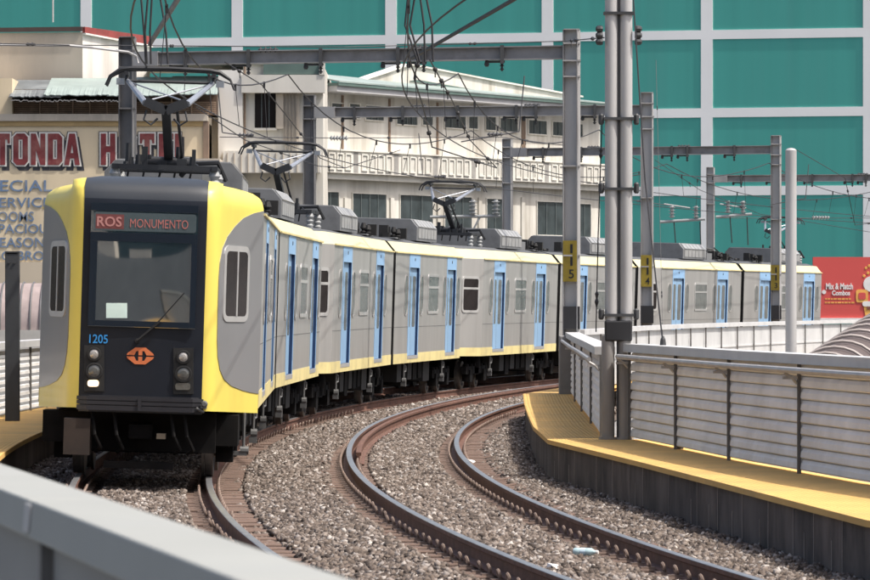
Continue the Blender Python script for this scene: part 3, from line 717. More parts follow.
def panto_mesh():
    """half-scissor current collector in section axes, head at u = .35, mid pan height 4.97"""
    g = G(); gs = G()
    zb, zk, zh = 3.74, 4.42, 4.93
    for v in (-.62, .62):
        for u in (-.55, .75): g.lathe((v, u, 3.40), (0, 0, 1), [(0, .06), (.05, .075), (.08, .045), (.13, .075), (.16, .045), (.21, .075), (.27, .05)], 10, 2)
    for v in (-.62, .62): g.beam((v, -.65, zb-.04), (v, .85, zb-.04), .07, .06)
    for u in (-.6, .8, .1): g.beam((-.66, u, zb-.04), (.66, u, zb-.04), .07, .06)
    g.lathe((-.3, .5, zb+.05), (1, 0, 0), [(0, .08), (.6, .08)], 10)
    rr = random.Random(8)
    g.tube([(.15, .8, zb-.1), (.28, .7, zb+.06), (.62, .72, zb+.08), (.72, .9, zb-.14)], .035, 6)
    for k in range(16):
        v = rr.uniform(-.6, .45); u = rr.uniform(-.5, .9); h = rr.uniform(.06, .30)
        if k % 2: g.box(v, v+rr.uniform(.04, .12), u, u+.1, zb-.04, zb-.04+h)
        else: g.lathe((v, u, zb-.03), (0, 0, 1), [(0, .04), (h, .035)], 8)
    for k in range(5): v = -.55+.2*k; g.tube([(v, .9, zb-.2), (v+.05, .8, zb+rr.uniform(0, .16)), (v+.15, .5, zb)], .015, 5)
    g.box(.42, .60, .9, 1.0, zb-.28, zb-.02, 2)
    g.beam((0, .75, zb), (0, -.75, zk), .11, .09)                # lower arm
    g.tube([(.18, .78, zb), (.14, -.7, zk-.03)], .02, 6)
    # knuckle yoke
    g.beam((-.26, -.78, zk+.09), (0, -.78, zk-.02), .09, .12); g.beam((0, -.78, zk-.02), (.26, -.78, zk+.09), .09, .12)
    for sg in (-1, 1):
        g.tube([(sg*.26, -.78, zk+.07), (sg*.54, .30, zh-.12)], [.042, .028], 8, 1)
        g.tube([(sg*.24, -.78, zk-.02), (sg*.27, -.8, zk-.14), (sg*.18, -.8, zk-.2), (sg*.10, -.78, zk-.12)], .014, 6)
    g.tube([(-.54, .30, zh-.12), (.54, .30, zh-.12)], .022, 6)
    g.tube([(-.24, -.7, zk+.1), (.5, .28, zh-.14)], .011, 5, 1); g.tube([(.24, -.7, zk+.1), (-.5, .28, zh-.14)], .011, 5, 1)
    for u in (.16, .48):
        pts = [(-.81, u, zh-.19), (-.76, u, zh-.07), (-.63, u, zh+.015), (-.5, u, zh+.035), (0, u, zh+.045), (.5, u, zh+.035), (.63, u, zh+.015), (.76, u, zh-.07), (.81, u, zh-.19)]
        g.tube(pts, [.016]*2+[.028]*5+[.016]*2, 6)
    for sg in (-1, 1):
        g.beam((sg*.55, .12, zh-.03), (sg*.55, .52, zh-.03), .05, .05); g.tube([(sg*.55, .3, zh-.12), (sg*.55, .32, zh-.02)], .025, 6)
        g.box(min(sg*.58, sg*.68), max(sg*.58, sg*.68), .26, .34, zh-.17, zh-.09, 1)
    return g.mesh('pantograph', [PANT, PANTS, INSUL], smooth=40)
ME_PT = panto_mesh()
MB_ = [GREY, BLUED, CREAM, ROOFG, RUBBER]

def add_side_parts(body, doors, wins, u_from, u_to, panes=True):
    for sg in (1, -1):
        rot = None if sg > 0 else (0, 0, math.pi)
        for d in doors:
            put('door', ME_D, body, (sg*HW, d, 0), rot)
            for q in (-1.2, 1.2):
                if u_from+.2 < d+q < u_to-.2: put('narrow_window', ME_P, body, (sg*(HW+.001), d+q, 0), rot)
            put('sander_pipe', ME_BR, body, (sg*1.2, d-.5, 0), rot)
        for u in wins: put('window', ME_W, body, (sg*(HW+.001), u, 0), rot)
    sk = G()
    for sg in (1, -1):
        segs = sorted([u_from, u_to]+[d+q for d in doors for q in (-DW-.09, DW+.09)])
        for a, b in zip(segs[0::2], segs[1::2]): sk.box(min(sg*(HW+.001), sg*(HW+.006)), max(sg*(HW+.001), sg*(HW+.006)), a, b, W0-.002, 1.0)
        for d in doors: sk.box(min(sg*(HW+.001), sg*(HW+.006)), max(sg*(HW+.001), sg*(HW+.006)), d-DW-.09, d+DW+.09, W0-.002, DB-.072)
        sk.box(min(sg*(HW+.001), sg*(HW+.03)), max(sg*(HW+.001), sg*(HW+.03)), u_from, u_to, W1-.015, W1+.012)
        for a, b in zip(segs[0::2], segs[1::2]): sk.box(min(sg*(HW+.001), sg*(HW+.004)), max(sg*(HW+.001), sg*(HW+.004)), a, b, 1.552, 1.562, 1)
    put('skirt_stripe', sk.mesh('skirt_stripe', [SKIRT, mat('panel_seam', (.15, .15, .15), .6)]), body)
def new_body(M, g):
    o = bpy.data.objects.new('car_body', g.mesh('car_body', MB_)); o.parent = train; o.matrix_local = M; COL.objects.link(o); return o
def end_window(body, u0, u1, h0, h1, at=.5, front=True):
    """dark window on the slanted end panels"""
    for sg in (1, -1):
        um = u0+(u1-u0)*at; hm = h0+(h1-h0)*at; ang = math.atan2(h1-h0, u1-u0)
        o = put('end_window', ME_WE, body, (sg*(hm+.003), um, 0), (0, 0, -ang if sg > 0 else math.pi+ang))
TP = .88
for k, A in enumerate(AJ):
    # ---- front section
    if k == 0:
        s0, s1 = -11.9, A-.24
        M, L_ = sect_matrix(s0, s1, -.06, 0)
        u0 = 2.2
    else:
        s0, s1 = A-12.9, A-.24
        M, L_ = sect_matrix(s0, s1); u0 = 1.25
    ad = L_+.24; doors = [ad-9.35, ad-3.05]; wins = [ad-6.2]
    g = G()
    side_wall(g, HW, u0, L_, doors); side_wall(g, -HW, u0, L_, doors); shell(g, u0, L_, sides=False)
    endcap(g, L_, HW, True)
    if k > 0:
        shell(g, 0, u0, TP, HW); endcap(g, 0, TP, False)
    body = new_body(M, g)
    if k == 0: nose_body = body; noseL = L_
    else: end_window(body, 0, u0, TP, HW, .52)
    add_side_parts(body, doors, wins, u0, L_)
    put('air_conditioner', ME_AC, body, (0, ad-7.1, 0)); put('roof_equipment', ME_EQ, body, (0, ad-3.0, 0)); put('equipment_cabinet', ME_CB, body, (0, ad-3.0, 0))
    if k < 3: put('pantograph', ME_PT, body, (0, ad-9.2, 0))
    put('bogie', ME_BG, body, (0, 2.4, 0)); put('underframe_box', ME_UN, body, (0, ad-7.4, 0)); put('bogie', ME_BG, body, (0, ad-.1, 0))
    if k > 0:
        cg = G(); cg.tube([(0, -1.0, .6), (0, .5, .6)], .1, 8); cg.box(-.5, .5, -.45, 0, 1.0, 2.9)
        put('gangway', cg.mesh('gangway', RUBBER), body)
        sk = G()
        for sg in (1, -1):
            a = Vector((sg*(TP+.004), 0, 0)); b = Vector((sg*(HW+.004), u0, 0))
            q = [a+UP*(W0-.002), b+UP*(W0-.002), b+UP*1.0, a+UP*1.0]; sk.add(q if sg > 0 else q[::-1], [(0, 1, 2, 3)])
        put('end_stripe', sk.mesh('end_stripe', SKIRT), body)
    # ---- rear section
    s2, s3 = A+.24, A+12.25
    M, L2 = sect_matrix(s2, s3); rl_ = L2-1.25
    doors = [2.85, 8.95]; wins = [5.9]
    g = G(); side_wall(g, HW, 0, rl_, doors); side_wall(g, -HW, 0, rl_, doors); shell(g, 0, rl_, sides=False); endcap(g, 0, HW, False)
    shell(g, rl_, L2, HW, TP); endcap(g, L2, TP, True)
    body = new_body(M, g); add_side_parts(body, doors, wins, 0, rl_); end_window(body, rl_, L2, HW, TP, .5)
    put('air_conditioner', ME_AC, body, (0, 5.9, 0)); put('roof_equipment', ME_EQ2, body, (0, 1.6, 0))
    if k == 3: put('pantograph', ME_PT, body, (0, 9.6, 0))
    put('underframe_box', ME_UN, body, (0, 2.6, 0)); put('bogie', ME_BG, body, (0, rl_-.9, 0))
    bl_ = G()       # black bellows of the articulation
    for i in range(4):
        u = -.43+i*.125; bl_.box(-1.12, 1.12, u-.03, u+.03, .95, 3.14); bl_.box(-1.02, 1.02, u-.012, u+.09, .98, 3.10)
    put('bellows', bl_.mesh('bellows', RUBBER), body)
# ---- cab hull of the leading car
nb = nose_body
def vmax(wz): return float(np.interp(wz, [.7, 3.16, 3.23, 3.29, 3.34, 3.38, 3.42, 3.445, 3.462], [HW, HW, 1.283, 1.245, 1.16, 1.03, .84, .58, .10]))
def ufr(wz): return float(np.interp(wz, [.7, 2.9, 3.1, 3.22, 3.32, 3.40, 3.445, 3.462], [0, .0, .01, .03, .09, .25, .6, 1.1]))
UC = 2.2
OUT = [(0, 0), (.35, .004), (.60, .016), (.72, .035), (.78, .07), (.83, .14), (.86, .25)]+[(.86+(HW-.86)*t, .25+(UC-.25)*t) for t in (.15, .3, .45, .6, .75, .9, 1.)]
levels = [.745, .80, 1.0, 1.5, 2.0, 2.5, 2.8, 3.0, 3.10, 3.16, 3.20, 3.24, 3.28, 3.31, 3.34, 3.37, 3.40, 3.425, 3.445, 3.462]
g = G(); rows = []
for wz in levels:
    vm = vmax(wz); uf = ufr(wz); row = []
    for v_, u_ in OUT:
        kx = 1 if wz < 3.0 else vm/HW
        zz = wz
        if wz < .8: zz = .80-.06*min(1, u_/UC)      # lower edge dips towards the corner
        row.append((min(v_, vm) if wz < 3.0 else v_*(kx if v_ > .86 else min(1, vm/.86)), uf+u_*(UC-uf)/UC, zz))
    rows.append(row)
nO = len(OUT)
for sg in (1, -1):
    base = len(g.v)
    for row in rows:
        for p in row: g.v.append((sg*p[0], p[1], p[2]))
    for i in range(len(rows)-1):
        for j in range(nO-1):
            q = (base+i*nO+j, base+i*nO+j+1, base+(i+1)*nO+j+1, base+(i+1)*nO+j)
            g.f.append(q if sg > 0 else q[::-1]); g.m.append(0)
top = [p for p in rows[-1]]
g.add([(-.10, 1.2, 3.462), (.10, 1.2, 3.462), (.10, UC, 3.47), (-.10, UC, 3.47)], [(0, 1, 2, 3)])
hull = put('cab_shell', g.mesh('cab_shell', YEL, smooth=40), nb)
# roof joint ring behind the cab
g = G(); ringp = [(vmax(z), z) for z in (3.16, 3.20, 3.24, 3.28, 3.31, 3.34, 3.38, 3.42, 3.445, 3.462)]
poly = [(HW-.02, UC-.01, .81)]+[(v_-.01, UC-.01, z) for v_, z in ringp]+[(-v_+.01, UC-.01, z) for v_, z in ringp[::-1]]+[(-HW+.02, UC-.01, .81)]
g.add(poly, [tuple(range(len(poly)))]); g.add([(a, UC+.02, c) for a, b, c in poly], [tuple(range(len(poly)-1, -1, -1))])
put('cab_bulkhead', g.mesh('cab_bulkhead', CREAM), nb)
# front mask following the hull with rounded upper corners and a dark cap running over the roof
g = G(); off = .006
mv = [-.70, -.66, -.6, -.45, -.3, -.15, 0, .15, .3, .45, .6, .66, .70]
def fu(v_): return float(np.interp(abs(v_), [p[0] for p in OUT[:7]], [p[1] for p in OUT[:7]]))
mw = [.86, 1.0, 1.5, 2.0, 2.5, 2.8, 3.0, 3.1, 3.18, 3.25, 3.32, 3.37, 3.41, 3.44, 3.462]
for wz in mw:
    for v_ in mv:
        sv = min(1, vmax(wz)/.86)
        g.v.append((v_*min(1, vmax(wz)/.80) if wz > 3.41 else v_, ufr(wz)+fu(v_)-off-.004*(wz > 3.1)*(wz-3.1)*10, wz+(.004+.008*(wz > 3.3))))
nm = len(mv)
for i in range(len(mw)-1):
    for j in range(nm-1): g.f.append((i*nm+j, i*nm+j+1, (i+1)*nm+j+1, (i+1)*nm+j)); g.m.append(1 if mw[i] >= 3.18 else 0)
CAP = mat('front_cap_dark_grey', (.035, .04, .047), .4, 0, .1, 2)
mask = put('front_mask', g.mesh('front_mask', [MASK, CAP], smooth=50), nb)
# roof over the cab
g = G()
pr = [(-.98, 3.385), (-.80, 3.425), (-.55, 3.452), (-.1, 3.472), (.1, 3.472), (.55, 3.452), (.80, 3.425), (.98, 3.385)]
for u_ in (1.0, UC+.02):
    for a, b in pr: g.v.append((a*(.72 if u_ < 1.1 else 1), u_, b))
for i in range(7): g.f.append((i, i+1, 8+i+1, 8+i)); g.m.append(0)
put('cab_roof', g.mesh('cab_roof', ROOFG, smooth=50), nb)
CPX = 140.2                                # photo column of the nose centreline at rail level
def fv(px, py):
    wz = 2-(py-HY)/88.; return (px-CPX-2.64*wz)/88., wz-((px-CPX)/88.)*-CANT*0
def fpt(px, py, u): v_, wz = fv(px, py); return (v_, u, wz+v_*CANT)
# windscreen + display
g = G(); nv_, nz_ = 16, 16
for i in range(nz_+1):
    for j in range(nv_+1):
        a_ = -1+2*j/nv_; b_ = -1+2*i/nz_
        g.v.append((-.0075+.6075*a_, -.0105-.020*(1-a_*a_*.9)*(1-.6*b_*b_)+.012*(a_*a_)*0, 2.43+.70*b_))
for i in range(nz_):
    for j in range(nv_): k_ = i*(nv_+1)+j; g.f.append((k_, k_+1, k_+nv_+2, k_+nv_+1)); g.m.append(0)
ob = put('windscreen', g.mesh('windscreen', WIND, smooth=80), nb)
g = G(); g.prism([(v_, 0, z) for v_, z in rrect(-.58, .58, 2.82, 3.03, .03)], (0, -.010, 0), (0, -.0345, 0)); put('destination_display', g.mesh('destination_display', LEDB), nb)
g = G(); g.box(-.615, .60, -.0335, -.010, 2.70, 2.80); g.box(-.615, .60, -.0335, -.010, 3.045, 3.128); g.box(-.615, -.535, -.0335, -.010, 1.735, 2.699); g.box(.535, .60, -.0335, -.010, 1.735, 2.699); g.box(-.534, .534, -.0335, -.010, 1.735, 1.80)
put('windscreen_border', g.mesh('windscreen_border', mat('windscreen_border_blue', (.010, .017, .028), .3, 0, .1, 1, spec=.3)), nb)
g = G(); g.box(-.56, -.24, -.0355, -.0346, 2.84, 3.005, 1); text_g(g, 'ROS', (-.545, -.0375, 2.865), (1, 0, 0), (0, 0, 1), .115, .28, bold=.02, depth=.003, mi=0)
text_g(g, 'MONUMENTO', (-.17, -.0375, 2.862), (1, 0, 0), (0, 0, 1), .10, .66, depth=.003, mi=2)
put('display_text', g.mesh('display_text', [LEDW, mat('display_red_block', (.13, .045, .045), .5, emit=(.8, .08, .06, .03)), LED]), nb)
g = G(); g.prism([fpt(109, 303, 0), fpt(130, 303, 0), fpt(130, 318, 0), fpt(109, 318, 0)], (0, -.028, 0), (0, -.0325, 0)); put('paper_notice', g.mesh('paper_notice', PAPER), nb)
g = G(); g.tube([fpt(140, 341, -.05), fpt(163, 322, -.06)], .012, 6); g.tube([fpt(160, 323, -.06), fpt(187, 293, -.055)], .008, 6); g.tube([fpt(141, 339, -.05), fpt(165, 318, -.06)], .007, 6); g.lathe(Vector(fpt(140, 341, 0)), (0, -1, 0), [(0, .03), (.04, .025)], 10)
put('windscreen_wiper', g.mesh('windscreen_wiper', RUBBER), nb)
g = G(); g.add([], []); v0_ = fpt(92, 343, -.012); text_g(g, '1205', v0_, (1, 0, 0), (0, 0, 1), .10, .21, bold=.01, depth=.004)
put('fleet_number', g.mesh('fleet_number', NUMBL), nb)
# orange emblem: two mirrored halves of a pointed ring with an upright and a thin cross line
g = G(); cv, cz = fv(143, 356)
def em(pts, mi, d): g.prism([(cv+a, 0, cz+b) for a, b in pts], (0, -.006, 0), (0, -d, 0), mi)
em([(-.155, .008), (-.07, .008), (-.045, .055), (.045, .055), (.07, .008), (.155, .008), (.145, .03), (.06, .095), (-.06, .095), (-.145, .03)], 0, .012)
em([(-.155, -.008), (-.145, -.03), (-.06, -.095), (.06, -.095), (.145, -.03), (.155, -.008), (.07, -.008), (.045, -.055), (-.045, -.055), (-.07, -.008)], 0, .012)
em([(-.022, .008), (.022, .008), (.022, .06), (-.022, .06)], 0, .013); em([(-.022, -.06), (.022, -.06), (.022, -.008), (-.022, -.008)], 0, .013)
put('emblem', g.mesh('emblem', [ORANGE]), nb)
# headlight clusters
for name, xs_ in (('l', 97), ('r', 186)):
    g = G(); dy = 0 if name == 'l' else 3
    pts = [fpt(xs_-10, 345+dy, 0), fpt(xs_+10, 345+dy, 0), fpt(xs_+10, 391+dy, 0), fpt(xs_-10, 391+dy, 0)]
    g.prism(pts, (0, .008, 0), (0, -.018, 0), 0)
    for py_, r_, mi in ((354+dy, .060, 1), (371+dy, .078, 2)):
        c = Vector(fpt(xs_, py_, 0)); g.lathe(c+Vector((0, -.018, 0)), (0, -1, 0), [(0, r_+.02), (.022, r_+.018), (.024, r_), (.012, r_*.96)], 20, 0)
        g.lathe(c+Vector((0, -.018, 0)), (0, -1, 0), [(0, r_*.96), (.014, r_*.9), (.026, r_*.5), (.030, .002)], 20, mi)
    pts = [(a*1., b, c_) for a, b, c_ in [fpt(xs_-6, 379+dy, 0), fpt(xs_+6, 379+dy, 0), fpt(xs_+6, 386+dy, 0), fpt(xs_-6, 386+dy, 0)]]
    if name == 'l': pts = [fpt(x_-1, y_, 0) for x_, y_ in rrect(91.5, 102.5, 380, 386.5, 2.5)]
    else: pts = [fpt(x_, y_, 0) for x_, y_ in rrect(178, 193, 383, 390, 2.5)]
    g.prism(pts, (0, -.018, 0), (0, -.032, 0), 3 if name == 'l' else 2)
    put('headlight', g.mesh('headlight', [RUBBER, LENS, LENSD, LIT]), nb)
# bumper with ribs, small corner step
g = G()
for a, b in ((.78, .835), (.845, .885), (.895, .935)): g.prism([(-.72, .03, 0), (-.6, -.07, 0), (.6, -.07, 0), (.72, .03, 0), (.72, .3, 0), (-.72, .3, 0)], (0, 0, a), (0, 0, b))
g.prism([(-.70, .04, 0), (-.58, -.04, 0), (.58, -.04, 0), (.70, .04, 0), (.7, .3, 0), (-.7, .3, 0)], (0, 0, .76), (0, 0, .95))
g.box(-.02, .02, -.09, -.06, .78, .93)
put('bumper', g.mesh('bumper', mat('bumper_black', (.018, .018, .022), .5)), nb)
g = G(); g.lathe(Vector(fpt(207, 404, -.02)), (0, -1, 0), [(0, .035), (.05, .04), (.09, .025)], 10); g.tube([fpt(203, 409, 0), fpt(206, 412, -.05), fpt(199, 408, -.06)], .016, 6); g.box(.69, .76, -.08, .05, .83, .87)
put('jumper_socket', g.mesh('jumper_socket', CHROME), nb)
# front underframe: coupler, pilot, hoses, brown box, wheel guards
g = G(); g.box(-.85, .85, .65, .85, .30, .76, 0); g.box(-.13, .13, .25, .8, .46, .62, 0);
g.box(-1.15, -.75, .8, 1.4, .38, .74, 0); g.box(.72, 1.1, .9, 1.8, .38, .74, 0)
for v_ in (-.55, -.3, .35, .5): g.tube([(v_, .1, .78), (v_+.05, -.02, .5), (v_+.12, .05, .35), (v_+.05, .2, .3)], .022, 6, 0)
g.box(-.40, .40, .1, .24, .12, .2, 0); g.box(.20, .30, .0, .22, .47, .53, 2)

put('coupler_gear', g.mesh('coupler_gear', [UNDER, BOXB, mat('small_tan_box', (.16, .13, .09), .7)]), nb)
g = G(); a = fpt(67, 418, 0); b = fpt(92, 455, 0); g.box(a[0], b[0], -.02, .4, b[2], a[2]); put('equipment_box', g.mesh('equipment_box', BOXB), nb)
g = G(); g.tube([(1.16, 1.4, .76), (1.16, 1.4, .30)], .02, 6); g.lathe((1.12, 1.4, .32), (1, 0, 0), [(0, .05), (.1, .05)], 10); g.box(1.02, 1.2, 1.36, 1.44, .26, .31)
put('sander_pipe', g.mesh('sander_pipe', CHROME), nb)
# grey side panels with their windows on the slanted cab sides
def slant(sg, t, wz, off): 
    d = Vector((HW-.86, UC-.25, 0)); n = Vector((d.y, -d.x, 0)).normalized()
    p = Vector((.86, .25, wz))+d*t+n*off; return (sg*p.x, p.y, p.z)
outl = [(.995, .97), (.8, .99), (.6, 1.02), (.32, 1.08), (.15, 1.16), (.05, 1.27), (-.01, 1.42), (-.03, 1.6), (-.035, 1.95), (-.035, 2.3), (-.02, 2.5), (.03, 2.66), (.14, 2.8), (.3, 2.92), (.5, 3.03), (.75, 3.10), (.995, 3.14)]
for sg in (1, -1):
    g = G(); a = [slant(sg, t, z, .008) for t, z in outl]; b = [slant(sg, t, z, -.02) for t, z in outl]; n = len(a)
    if sg < 0: a = a[::-1]; b = b[::-1]
    g.add(a+b, [tuple(range(n-1, -1, -1))]+[(i, (i+1) % n, (i+1) % n+n, i+n) for i in range(n)])
    put('cab_side_panel', g.mesh('cab_side_panel', GREYD), nb)
    g = G(); o = rrect(.06, .66, 1.82, 2.70, .1); i_ = rrect(.11, .61, 1.885, 2.635, .06)
    def ad(pts, o0, o1, mi):
        A_ = [slant(sg, t, z, o1) for t, z in pts]; B_ = [slant(sg, t, z, o0) for t, z in pts]; n = len(A_)
        g.add(A_+B_, [tuple(range(n))]+[(i, (i+1) % n, (i+1) % n+n, i+n) for i in range(n)], mi)
    ad(o, .008, .020, 0); ad(i_, .020, .0205, 1)
    ad([(.355, 1.885), (.385, 1.885), (.385, 2.635), (.355, 2.635)], .0205, .026, 0)
    put('cab_window', g.mesh('cab_window', [FRAME, GLASS]), nb)

# ------------------------------------------------------------------ overhead portal frames
def ibeam(g, p, q, face, d=.26, fl=.17, t=.018, mi=0, mi2=1):
    """H section bar p->q; face = direction its two flange edges look towards (web visible)"""
    p = Vector(p); q = Vector(q); ax = (q-p).normalized(); face = Vector(face); face = (face-ax*face.dot(ax)).normalized(); sd = ax.cross(face)
    def slab(c0, hw, hh, m):
        v = [p+c0+sd*a+face*b for a, b in ((-hw, -hh), (hw, -hh), (hw, hh), (-hw, hh))]+[q+c0+sd*a+face*b for a, b in ((-hw, -hh), (hw, -hh), (hw, hh), (-hw, hh))]
        g.add(v, [(0, 1, 2, 3), (7, 6, 5, 4), (0, 4, 5, 1), (1, 5, 6, 2), (2, 6, 7, 3), (3, 7, 4, 0)], m)
    slab(sd*(d/2), t/2, fl/2, mi); slab(sd*(-d/2), t/2, fl/2, mi); slab(Vector((0, 0, 0)), d/2-t/2, t/2, mi2)
def insul(g, c, ax, n=4, r=.07, l=.3, mi=0):
    prof = [(0, r*.4)]
    for i in range(n): t = l*(i+.5)/n; prof += [(t-.02, r*.45), (t, r), (t+.015, r*.45)]
    prof.append((l, r*.4)); g.lathe(c, ax, prof, 10, mi)
def digits_plate(root, c, face, num):
    g = G(); sd = UP.cross(Vector(face)).normalized(); sd = -sd if sd.x < 0 else sd; f_ = Vector(face).normalized()
    g.prism([c+sd*a+UP*b for a, b in ((-.135, 0), (.135, 0), (.135, .78), (-.135, .78))], f_*0, f_*.006, 0)
    for i, ch in enumerate(num): text_g(g, ch, c+f_*.010+UP*(.54-i*.24)-sd*(.05 if ch != '1' else .02)+sd*.03, sd, UP, .17, (.10 if ch != '1' else .045), bold=.01, depth=.004, mi=1)
    g.build('number_plate', [PLATE, BLACKB], root)
def portal(s, YL, YR, pxl, pxr, ytop, num, label, zbase_l=-.2, zbase_r=.30, beam=True, dark_left=True):
    pl = Vector(((pxl-435)*YL/F, YL, 0)); pr = Vector(((pxr-435)*YR/F, YR, 0))
    zt = CZ+(HY-ytop)*YR/F; zb = zt-.42
    root = thing('portal_frame', Vector(((pl.x+pr.x)/2, (pl.y+pr.y)/2, zbase_r)), label, 'overhead gantry', 'steel gantries over the tracks')
    ax = (pr-pl).normalized(); fc = Vector((ax.y, -ax.x, 0))
    if fc.y > 0: fc = -fc
    for p, zb_, m1, m2 in ((pl, zbase_l, STEELD if s < 2 else STEELP, STEELD), (pr, zbase_r, STEELP, STEELP)):
        g = G(); ibeam(g, p+UP*zb_, p+UP*zt, fc, .27, .24, .02, 0, 1)
        g.box(p.x-.17, p.x+.17, p.y-.15, p.y+.15, zb-.18, zb-.15, 0); g.box(p.x-.16, p.x+.16, p.y-.145, p.y+.145, zb+.15, zb+.18, 0); g.box(p.x-.15, p.x+.15, p.y-.13, p.y+.13, zt, zt+.02, 0)
        for zz in np.arange(zb_+.9, zb, 1.7): g.box(p.x-.16, p.x+.16, p.y-.14, p.y+.14, zz, zz+.03, 0)
        g.build('post', [m1, STEELD if (p is pl and s < 2) else STEELL], root)
    g = G(); a = pl+ax*.16+UP*zb; b = pr-ax*.16+UP*zb
    ibeam(g, a, b, fc, .24, .2, .02, 0, 1)
    g.beam(a-ax*.02, a+ax*.5, .22, .28, 0)
    g.build('beam', [STEELP, mat('beam_web_grey', (.27, .265, .265), .6, .1, .2, 2.5, dirt=(.13, .11, .10), dirtamt=.6)], root)
    L_ = (b-a).length
    for k in (.12, .27, .44, .62, .68, .86):
        c = a+(b-a)*k; g = G()
        g.beam(c-UP*.2, c+UP*.15, .07, .23, 0); insul(g, c-UP*.2, -UP, 2, .05, .14)
        if k in (.27, .62): insul(g, c+UP*.14+ax*.2, ax, 4, .06, .4)
        g.beam(c-ax*.3-UP*.16, c+ax*.05-UP*.16, .06, .04); g.lathe(c-ax*.3+UP*-.13, -UP, [(0, .03), (.08, .05), (.12, .03)], 8)
        g.build('beam_clamp', STEELX, root)
    g = G(); g.box(pr.x-.155, pr.x+.155, pr.y-.15, pr.y+.15, 1.52, 1.95); g.build('black_band', BLACKB, root)
    if num: digits_plate(root, pr+fc*.126+UP*2.42, fc, num)
    return root, pl, pr, zb
GP = [portal(0, 86, 83.6, 127.5, 571.5, 30, '115', 'weathered steel gantry numbered 115, its left post beside the hotel sign'),
      portal(1, 110, 108.6, 309.5, 647, 93, '114', 'second steel gantry numbered 114, spanning in front of the office balcony'),
      portal(2, 139, 136.4, 507.5, 776, 136, '113', 'third steel gantry numbered 113, its right post before the last car'),
      portal(3, 168, 166, 710.5, 942, 166, None, 'farthest steel gantry, its left post behind the last car roof')]
# concrete plinth at gantry 115
tag(G().box(2.34, 2.60, 82.6, 83.3, -.3, 1.40).build('concrete_plinth', CONC, bevel=.02), 'square grey concrete plinth at the foot of gantry post 115', 'plinth')
# near double pole with its own gantry beam above the picture
px0 = Vector((2.30, 55.1, 0))
root = thing('double_pole', px0+UP*ZW, 'tall pair of pale steel tubes with a black band, standing on the yellow walkway', 'pole')
for dx in (-.092, .092):
    g = G(); p = px0+Vector((dx, 0, 0))
    g.tube([p+UP*1.56, p+UP*7.3], .080, 16); g.build('upper_tube', STEELL, root, smooth=40)
    g = G(); p = p+Vector((dx*.12-.03, 0, 0)); g.tube([p+UP*ZW, p+UP*1.60], .082, 16); g.lathe(p+UP*ZW, UP, [(0, .12), (.03, .12)], 12); g.build('base_tube', mat('weathered_base_tube', (.30, .285, .27), .6, .2, .3, 3, streak=.2, dirt=(.12, .10, .085), dirtamt=.7), root, smooth=40)
g = G(); g.box(px0.x-.175, px0.x+.165, px0.y-.095, px0.y+.095, 1.53, 1.79); g.build('black_band', BLACKB, root, bevel=.02)
g = G(); g.box(px0.x-.025, px0.x+.025, px0.y-.03, px0.y+.06, ZW, 7.3); g.build('gap_fill_bar', STEELX, root)  # added dark bar standing for the black gap between the tubes
g = G()
for zz in (1.84, 3.42, 5.62, 4.3):
    g.box(px0.x-.19, px0.x+.19, px0.y-.095, px0.y+.095, zz, zz+.035)
for zz in (1.88, 3.46, 4.32): 
    for sx in (-.22, .22): g.lathe(px0+Vector((sx, -.03, zz-.08)), UP, [(0, .02), (.02, .035), (.12, .035), (.14, .02)], 8)
for sx in (-1, 1):
    for q in (-.08, 0, .08): g.lathe(px0+Vector((sx*.20, -.05, 5.36+q)), (sx, 0, 0), [(0, .035), (.03, .045), (.07, .04), (.09, .02)], 8)
g.build('clamp', STEELX, root)
g = G(); ibeam(g, px0+UP*6.9, Vector((-6.3, 57.5, 6.9)), (0, -1, 0), .26, .2, .02, 0, 0); g.build('beam', STEELP, root)
g = G(); g.tube([Vector((-6.3, 57.5, -.2)), Vector((-6.3, 57.5, 7.3))], .11, 12); g.build('far_post', STEELD, root)
# round lamp-less pole beyond the near fence, and the small dark pole at left
p = Vector(((791-435)*70/F, 70, 0))
g = G(); g.tube([p+UP*-8.9, p+UP*4.44], .09, 14, 0); g.lathe(p+UP*4.44, UP, [(0, .092), (.03, .06), (.04, .02)], 12)
tag(g.build('round_pole', STEELL, smooth=40), 'plain round grey pole rising behind the nearest right fence', 'pole')
p = P(12.5, 421, ZW)
g = G(); ibeam(g, p, p+UP*2.45, (0, -1, 0), .17, .17, .03); g.box(p.x-.09, p.x+.09, p.y-.09, p.y-.05, ZW, 2.72); g.box(p.x-.1, p.x+.1, p.y-.1, p.y+.1, 2.74, 2.76)
for k in (-.04, .04): g.lathe(p+Vector((k, -.09, 2.3)), (0, -1, 0), [(0, .02), (.02, .02)], 8)
tag(g.build('short_post', [STEELX, STEELX]), 'short dark steel post on the yellow walkway at the left edge', 'post')

